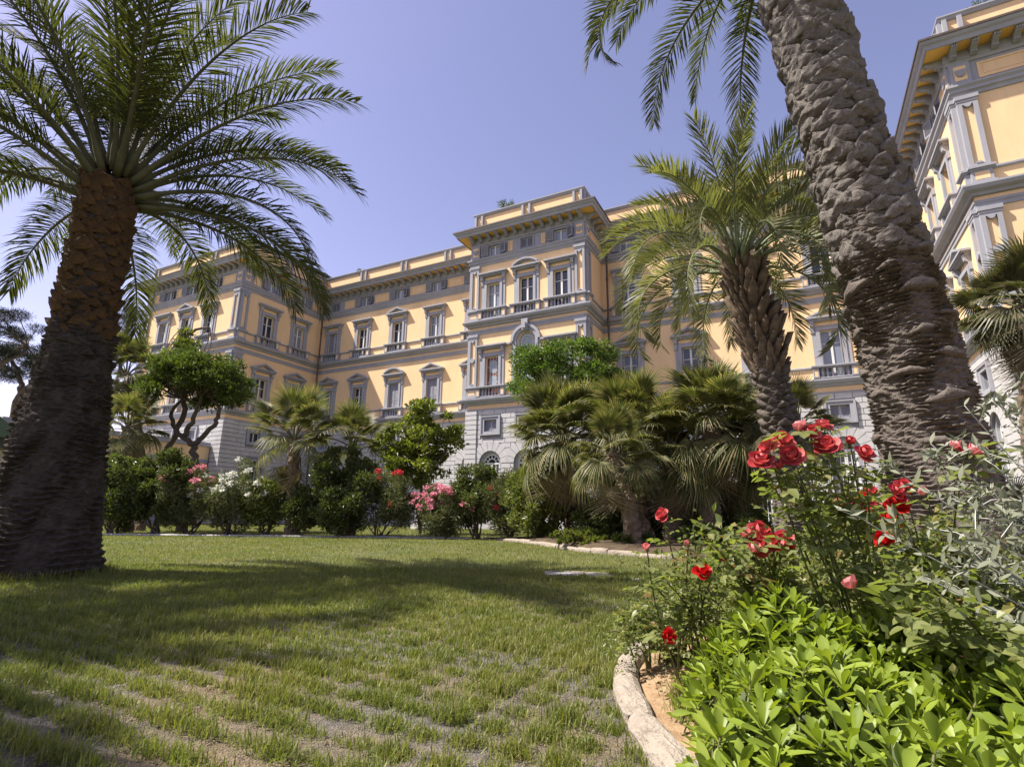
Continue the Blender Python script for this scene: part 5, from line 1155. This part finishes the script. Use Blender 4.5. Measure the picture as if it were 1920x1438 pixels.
def rose_bush(label, base, canes, seed, nl=220, scale=1.0, red=.05, fill=26, spread=.5, height=.6):
    # canes: list of (tip point, kind) ; kind 'c' coral bloom, 's' scarlet bloom, 'b' bud, 'n' none
    root = empty('rose_bush', base); tag(root, label, 'rose bush'); r = random.Random(seed); b = Vector(base); mb = MB(); paths = []
    tips = [(Vector(t)-b, k) for t, k in canes]
    for _ in range(fill):
        a = r.uniform(0, 6.28); f = math.sqrt(r.random()); tips.append((Vector((math.cos(a)*spread*f, math.sin(a)*spread*f*.9, height*(1-.5*f*f)*r.uniform(.55, 1.05))), 'n'))
    for t, k in tips:
        s0 = Vector((r.uniform(-.08, .08), r.uniform(-.08, .08), 0)) + Vector((t.x*.25, t.y*.25, 0)); m1 = s0*.55 + t*.45 + Vector((r.uniform(-.05, .05), r.uniform(-.05, .05), .10)); p = smooth_path([s0, m1, t], 7); N = len(p)
        mb.tube(p, [.0055-.0032*i/(N-1) for i in range(N)], 5); paths.append(p)
        if k != 'n':
            d = (p[-1]-p[-2]).normalized(); me = r.choice(BL if k == 'c' else BS if k == 's' else BB); s = scale*r.uniform(.72, 1.05)
            face = (Vector((-.25, -.75, .35)) + d*.6 + Vector((r.uniform(-.7, .7), r.uniform(-.3, .3), r.uniform(-.2, .5)))).normalized() if k != 'b' else (d + Vector((r.uniform(-.5, .5), r.uniform(-.5, .5), .1))).normalized()
            q = Vector((0, 0, 1)).rotation_difference(face).to_euler(); link('bloom' if k != 'b' else 'bud', me, root, t, q, (s, s, s))
    for j in range(nl):
        nb = len(canes); p = paths[j % nb] if nb and j < nb*9 else r.choice(paths); f = (r.uniform(.62, .95) if seed == 41 else r.uniform(.40, .95)) if nb and j < nb*9 else r.uniform(.25, .98); i = int(f*(len(p)-1)); q = p[i] + (p[i+1]-p[i])*r.random(); d = (p[i+1]-p[i]).normalized(); a = r.uniform(0, 6.28); s = scale*r.uniform(.6, 1.3)*(1.0 if f < .8 else .8)
        link('leaf', r.choice(CR if r.random() < red else CL), root, q, (r.uniform(-.4, .4), R_(r.uniform(-35, 20)), a), (s, s, s))
    mb.build('canes', M['rose_stem'], root, smooth=True)
    rn = np.random.default_rng(seed); nn = int(nl*7); pick = [int(rn.integers(len(paths))) for _ in range(nn)]; PP = np.array([tuple(paths[q][-1 - int(rn.integers(0, 7)) - (3 if q < len(canes) and canes[q][1] != 'n' else 0)]) for q in pick]) + rn.normal(0, .045, (nn, 3)); PP = PP[PP[:, 2] > .04]
    VV, TT = leaf_quads(PP, rn.normal(size=PP.shape)*.8 + np.array([-.25, -.3, .3]), np.full(len(PP), .034*scale), .62, rn, .12, .12); link('foliage', tri_mesh('foliage', VV, TT, M['rose_leaf']), root)
    return root
def A(px, py, Y, k): return (at(px, py, Y), k)
rose_bush('tall rose bush with a cluster of coral red blooms before the feather palm trunk', (1.62, 2.5, .05),
    [A(1520, 812, 2.02, 'c'), A(1543, 800, 2.06, 'c'), A(1468, 828, 2.0, 'c'), A(1440, 838, 1.98, 'c'), A(1486, 856, 1.96, 'c'), A(1428, 866, 2.0, 'c'), A(1552, 838, 2.0, 'c'), A(1620, 852, 2.02, 'c'), A(1594, 832, 2.06, 'b'), A(1500, 806, 2.04, 'b'), A(1462, 878, 1.98, 'b'), A(1500, 900, 2.05, 'n'), A(1560, 900, 2.1, 'n'), A(1590, 890, 2.1, 'n')], 41, 150, .98, .04, 5, .30, .55)
rose_bush('rose bush with coral blooms low in the middle, in front of the feather palm foot', (1.32, 2.80, .05),
    [A(1448, 1018, 2.35, 'c'), A(1425, 1022, 2.33, 'c'), A(1470, 1015, 2.38, 'c'), A(1398, 1003, 2.35, 'b'), A(1412, 1030, 2.3, 'b'), A(1424, 998, 2.4, 'c'), A(1330, 1010, 2.1, 'n'), A(1350, 985, 2.2, 'n')], 42, 270, 1.1, .16, 30, .52, .55)
rose_bush('airy rose bush at the left tip of the bed with one long caned bloom', (.96, 2.95, .04),
    [A(1243, 966, 2.25, 'c'), A(1213, 1028, 2.2, 'b'), A(1290, 1020, 2.3, 'b'), A(1318, 1072, 2.2, 's'), A(1352, 1050, 2.25, 'b'), A(1250, 1090, 2.3, 'n'), A(1230, 1100, 2.4, 'n'), A(1300, 985, 2.35, 'n')], 43, 190, .74, .10, 18, .40, .50)
rose_bush('rose bush with scarlet and coral blooms before the big grey palm trunk', (1.95, 2.55, .05),
    [A(1694, 913, 2.3, 'c'), A(1680, 922, 2.28, 'c'), A(1685, 948, 2.3, 's'), A(1735, 925, 2.2, 'b'), A(1655, 1012, 2.4, 's'), A(1670, 978, 2.6, 's'), A(1640, 1045, 1.95, 'n'), A(1825, 850, 1.8, 'b'), A(1788, 840, 1.85, 'b'), A(1810, 848, 1.82, 'b'), A(1600, 1060, 2.0, 'n')], 44, 280, 1.05, .05, 36, .55, .58)
rose_bush('rose bush with clustered small red blooms between the feather palm and the big grey trunk', (1.95, 3.35, .05),
    [A(1590, 935, 3.0, 'c'), A(1605, 945, 3.02, 'c'), A(1615, 930, 3.0, 's'), A(1632, 922, 3.05, 'c'), A(1600, 960, 2.98, 'c'), A(1622, 955, 3.0, 'c'), A(1575, 945, 3.02, 'c'), A(1588, 958, 3.0, 's'), A(1635, 945, 3.0, 'c')], 45, 230, .95, .05, 26, .50, .78)
rose_bush('low leafy rose bush with one dark red bloom by the kerb', (.80, 3.0, .03), [A(1254, 1192, 2.35, 's'), A(1215, 1140, 2.9, 'n'), A(1230, 1120, 3.0, 'n')], 46, 170, .66, .08, 20, .34, .38)
rose_bush('broad leafed rose bush with yellowing leaves right of the middle mock orange', (1.78, 2.15, .04), [A(1690, 1075, 1.7, 'n'), A(1760, 1120, 1.6, 'n'), A(1730, 1140, 1.55, 'n'), A(1600, 1100, 1.9, 'b'), A(1670, 1050, 1.8, 'n'), A(1800, 1140, 1.6, 'n')], 47, 260, 1.15, .05, 36, .42, .50)
rose_bush('leafy rose bush without blooms filling the bed under the silver bush', (2.45, 2.45, .04), [A(1850, 1060, 2.0, 'n'), A(1800, 1030, 2.1, 'n'), A(1760, 1010, 2.2, 'n')], 48, 260, 1.05, .06, 34, .60, .66)
rose_bush('leafy rose bush without blooms at the back of the bed', (1.55, 3.0, .04), [A(1500, 1030, 2.7, 'n'), A(1540, 1010, 2.8, 'n'), A(1580, 1020, 2.6, 'n')], 49, 280, 1.05, .06, 36, .62, .66)
rose_bush('leafy rose bush behind the airy one, toward the feather palm', (1.75, 4.1, .04), [A(1400, 1040, 3.7, 'b'), A(1350, 1035, 3.8, 'n')], 50, 280, 1.1, .10, 34, .65, .62)
rose_bush('leafy rose bush in front of the foot of the big grey trunk', (3.1, 3.9, .04), [A(1700, 1000, 3.6, 'n'), A(1760, 985, 3.7, 'n')], 51, 290, 1.2, .06, 36, .8, .78)
rose_bush('leafy rose bush at the right edge below the silver bush', (2.0, 1.45, .04), [A(1890, 1180, 1.25, 'n'), A(1850, 1150, 1.35, 'n')], 52, 200, 1.0, .06, 26, .45, .50)
# silver leaved bush
sv = empty('silver_bush', (2.25, 1.75, .04)); tag(sv, 'silvery grey bush with whitish arching stems at the right edge', 'shrub')
r = random.Random(77); sl = []
for k in range(5):
    V, T = leaf_grid(.042, .015, OVAL, .15, .2, 4); V2, T2 = leaf_grid(.038, .014, OVAL, .15, .3, 4); sl.append(mat_mesh('leaf_pair', [(V @ rotm(.0, R_(r.uniform(25, 45)), r.uniform(-.4, .4)).T, T, 0), (V2 @ rotm(math.pi, R_(r.uniform(20, 45)), r.uniform(-.4, .4)).T, T2, 0)], [M['silver']], True))
st_ = MB(); cnt = 0; SB = Vector((2.25, 1.75, .04))
tg = [(1808, 760, 1.75), (1660, 1000, 1.6), (1672, 875, 1.62), (1735, 870, 1.7), (1745, 832, 1.75), (1868, 745, 1.7), (1905, 800, 1.65), (1895, 905, 1.5), (1840, 960, 1.55), (1690, 1010, 1.5), (1730, 1080, 1.45), (1900, 1085, 1.3), (1860, 1050, 1.4), (1910, 700, 1.8), (1800, 900, 1.65), (1770, 960, 1.6), (1915, 960, 1.5), (1880, 850, 1.7), (1830, 1010, 1.5), (1915, 1030, 1.4), (1780, 1020, 1.55), (1850, 880, 1.6), (1918, 860, 1.6), (1870, 990, 1.5), (1815, 940, 1.6), (1900, 1010, 1.45), (1745, 985, 1.6), (1890, 1050, 1.4)]
big = []
for (px, py, Y_) in tg[:8] + tg[10::2]:
    t = at(px, py, Y_) - SB; s0 = Vector((r.uniform(-.1, .1), r.uniform(-.1, .1), 0)); m1 = s0*.5 + t*.5 + Vector((.06, .02, .03)); p = smooth_path([s0, m1, t], 12); st_.tube(p, [.0042-.0028*i/(len(p)-1) for i in range(len(p))], 5)
    for i in range(5, len(p)):
        if cnt < 295:
            s = r.uniform(.7, 1.2); d = (p[i]-p[i-1]).normalized(); q = Vector((0, 0, 1)).rotation_difference(d); link('leaf_pair', r.choice(sl), sv, p[i], (q @ Matrix.Rotation(i*1.57+r.uniform(-.3, .3), 3, 'Z').to_quaternion()).to_euler(), (s, s, s)); cnt += 1
        # side twigs with leaves, joined
        if r.random() < .46:
            e = p[i] + Vector((r.uniform(-.11, .11), r.uniform(-.11, .11), r.uniform(.0, .10))); st_.tube([p[i], (p[i]+e)/2 + Vector((0, 0, .01)), e], [.0016, .0013, .0008], 4)
            for f in (.35, .55, .75, .92, 1.0): big.append(p[i]*(1-f) + e*f)
st_.build('stems', M['silver_stem'], sv, smooth=True)
Pn = np.repeat(np.array([tuple(q) for q in big]), 2, 0); rr_ = np.random.default_rng(5); V, T = leaf_quads(Pn, rr_.normal(size=Pn.shape) + np.array([0, 0, .5]), np.full(len(Pn), .04), .36, rr_, .15, .1); o = link('small_leaves', tri_mesh('small_leaves', V, T, M['silver']), sv); o['kind'] = 'stuff'
# litter and pebbles on the soil
rr_ = np.random.default_rng(8); n = 2600; P = np.stack([rr_.uniform(.55, 3.2, n), rr_.uniform(1.3, 4.6, n), rr_.uniform(.075, .10, n)], 1); P = P[(P[:, 0] > .62 + np.clip(P[:, 1]-2.8, 0, 9)*.8)]; D = rr_.normal(size=P.shape); D[:, 2] *= .25
V, T = leaf_quads(P, D, np.full(len(P), .035), .5, rr_, .15, .1); tag(link('leaf_litter', tri_mesh('leaf_litter', V, T, M['litter'])), 'dry fallen leaves lying on the soil of the near bed', 'leaf litter', kind='stuff')
# ------------------------------------------------------------------ grass
def blades(P, H, W, r, lean=.45):
    n = len(P); a = r.uniform(0, 6.283, n); ln = np.abs(r.normal(0, lean, n)); dx, dy = np.cos(a), np.sin(a); sx, sy = -np.sin(a + r.normal(0, .5, n)), np.cos(a + r.normal(0, .5, n))
    S = np.stack([sx, sy, np.zeros(n)], 1)*(W/2)[:, None]; D = np.stack([dx*np.sin(ln), dy*np.sin(ln), np.cos(ln)], 1); l2 = np.minimum(ln*2.1 + .1, 1.75); D2 = np.stack([dx*np.sin(l2), dy*np.sin(l2), np.cos(l2)], 1)
    mid = P + D*(H*.55)[:, None]; tip = mid + D2*(H*.45)[:, None]
    V = np.stack([P - S, P + S, mid - S*.7, mid + S*.7, tip], 1).reshape(-1, 3); b = np.arange(n)[:, None]*5
    T = np.concatenate([b + np.array(t) for t in ([0, 1, 3], [0, 3, 2], [2, 3, 4])], 1).reshape(-1, 3); return V, T
r = np.random.default_rng(99)
KNp = np.array([(p.x, p.y) for p in smooth_path([Vector(p) for p in KN], 8)])
def in_bed(P):                                              # right of the near kerb line
    q = np.zeros(len(P), bool)
    m_ = (P[:, 1] > .5) & (P[:, 1] < 5.3); xk = np.interp(P[:, 1], KNp[:, 1], KNp[:, 0]); q[m_] = P[m_, 0] > xk[m_] - .04
    return q
def in_far_bed(P):
    kf = np.array([(p[0], p[1]) for p in KF])[::-1]; m_ = (P[:, 1] > 10.6) & (P[:, 1] < 18.7); xk = np.interp(P[:, 1], kf[:, 1], kf[:, 0]); return m_ & (P[:, 0] > xk - .1)
def in_trunk(P): return ((P[:, 0]+5.8)**2 + (P[:, 1]-7)**2 < .62**2) | ((np.abs(P[:, 0]-.92) < .45) & (np.abs(P[:, 1]-7.9) < .3))
# near lawn: tufts growing in the cells of the turf paving
ai = np.arange(-60, 60); A_, B_ = np.meshgrid(ai, ai); cx_ = (A_*DU.x + B_*DW.x).ravel()*GS; cy_ = (A_*DU.y + B_*DW.y).ravel()*GS; C = np.stack([cx_, cy_], 1)
C = C[(C[:, 1] > 1.25) & (C[:, 1] < 8.2) & (np.abs(C[:, 0]) < 1.05*C[:, 1] + .5)]
Pl = []
gap = vnoise(np.concatenate([C, np.zeros((len(C), 1))], 1), .9, 17)
for (x, y), g_ in zip(C, gap):
    vig = np.clip(1.0 + .5*g_ + r.normal(0, .22) - (.35 if x < -.25*y - .35 and y < 3.2 else 0), .18, 1.6); n = int((340 if y < 3.2 else 200 if y < 5 else 105)*vig)
    k_ = min(1.25, .7+.4*vig); lf = x < -.2 - .12*y; oa, ob = r.normal(r.normal(0, .014), (.056 if lf else .037)*k_, n), r.normal(r.normal(0, .008), (.027 if lf else .031)*k_, n)
    Pl.append(np.stack([x + oa*DU.x + ob*DW.x, y + oa*DU.y + ob*DW.y, np.full(n, .0), np.full(n, vig)], 1))
Pl = np.concatenate(Pl)
# looser growth between the cells, thicker with distance
n = 150000; y = 1.3 + 7.2*r.random(n)**.75; x = (r.random(n)*2-1)*(1.05*y+.4); P2 = np.stack([x, y, np.zeros(n), np.full(n, .8)], 1); nzv = vnoise(P2[:, :3], 1.6, 23); dens = np.clip(.04 + .42*(y-2.4) + .55*nzv + .12*np.clip(x+.6, 0, 2), .02, 1); P2 = P2[r.random(n) < dens*np.where((x < -.25*y - .2) & (y < 3.4), .25, 1)]
Pl = np.concatenate([Pl, P2]); Pl = Pl[~in_bed(Pl)]; Pl = Pl[~in_trunk(Pl)]
H = r.uniform(.035, .082, len(Pl))*np.clip(Pl[:, 3], .6, 1.2); W = r.uniform(.003, .005, len(Pl))*(1+.18*np.clip(Pl[:, 1]-2, 0, 6))
V, T = blades(Pl[:, :3] + np.array([0, 0, .012]), H, W, r, .62); tag(link('near_grass', tri_mesh('near_grass', V, T, M['grass'])), 'tufts of short green grass growing in the near lawn paving', 'grass', kind='stuff')
# middle lawn up to the kerbs
n = 260000; y = 7.2 + 12.2*r.random(n)**1.25; x = (r.random(n)*2-1)*(1.1*y+.5); P = np.stack([x, y, np.zeros(n)], 1); nzv = vnoise(P, .55, 29) + .6*vnoise(P, 2.2, 30); P = P[(r.random(n) < np.clip(.85 + .5*nzv, .22, 1)) & ~in_bed(P) & ~in_far_bed(P) & ~in_trunk(P) & (P[:, 1] < 18.3 + .045*(P[:, 0]+10))]
H = r.uniform(.03, .06, len(P)); W = r.uniform(.004, .006, len(P))*(1+.14*(P[:, 1]-7)); V, T = blades(P, H, W, r, .4); tag(link('lawn_grass', tri_mesh('lawn_grass', V, T, M['grass'])), 'mown green lawn between the paving and the hedge', 'grass', kind='stuff')
n = 90000; y = 18.8 + 16*r.random(n)**1.2; x = -24 + 38*r.random(n); P = np.stack([x, y, np.zeros(n)], 1); wv = P[:, 0]*DW.x + P[:, 1]*DW.y; uv = P[:, 0]*DU.x + P[:, 1]*DU.y; P = P[(wv < 30.5) & ~((uv < -33.8) & (wv > 23)) & ~((uv > -17.7) & (uv < -9.6) & (wv > 27.5)) & ~in_far_bed(P)]
H = r.uniform(.04, .08, len(P)); W = r.uniform(.012, .02, len(P)); V, T = blades(P, H, W, r, .4); tag(link('far_grass', tri_mesh('far_grass', V, T, M['grass'])), 'sunlit grass strip behind the hedge at the foot of the palazzo', 'grass', kind='stuff')
# taller grass and root fibres round the foot of the left palm
a_ = r.uniform(0, 6.283, 3800); rr2 = .66 + np.abs(r.normal(0, .10, 3800)); P = np.stack([-5.8 + np.cos(a_)*rr2, 7 + np.sin(a_)*rr2, np.zeros(3800)], 1); V, T = blades(P, r.uniform(.05, .17, 3800), r.uniform(.005, .011, 3800), r, .5); tag(link('foot_grass', tri_mesh('foot_grass', V, T, M['grass'])), 'longer grass round the foot of the left date palm', 'grass', kind='stuff')
# weeds along the near kerb, inside the bed
pts = []
for (x, y, n_) in ((.68, 2.35, 120), (.72, 2.55, 90), (.80, 3.05, 90), (.70, 1.95, 60), (.95, 3.45, 80)): pts.append(np.stack([x + r.normal(0, .035, n_), y + r.normal(0, .04, n_), np.full(n_, .07)], 1))
P = np.concatenate(pts); V, T = blades(P, r.uniform(.05, .12, len(P)), r.uniform(.0025, .004, len(P)), r, .5); tag(link('kerb_weeds', tri_mesh('kerb_weeds', V, T, M['grass'])), 'wisps of grass on the soil inside the near kerb', 'grass', kind='stuff')
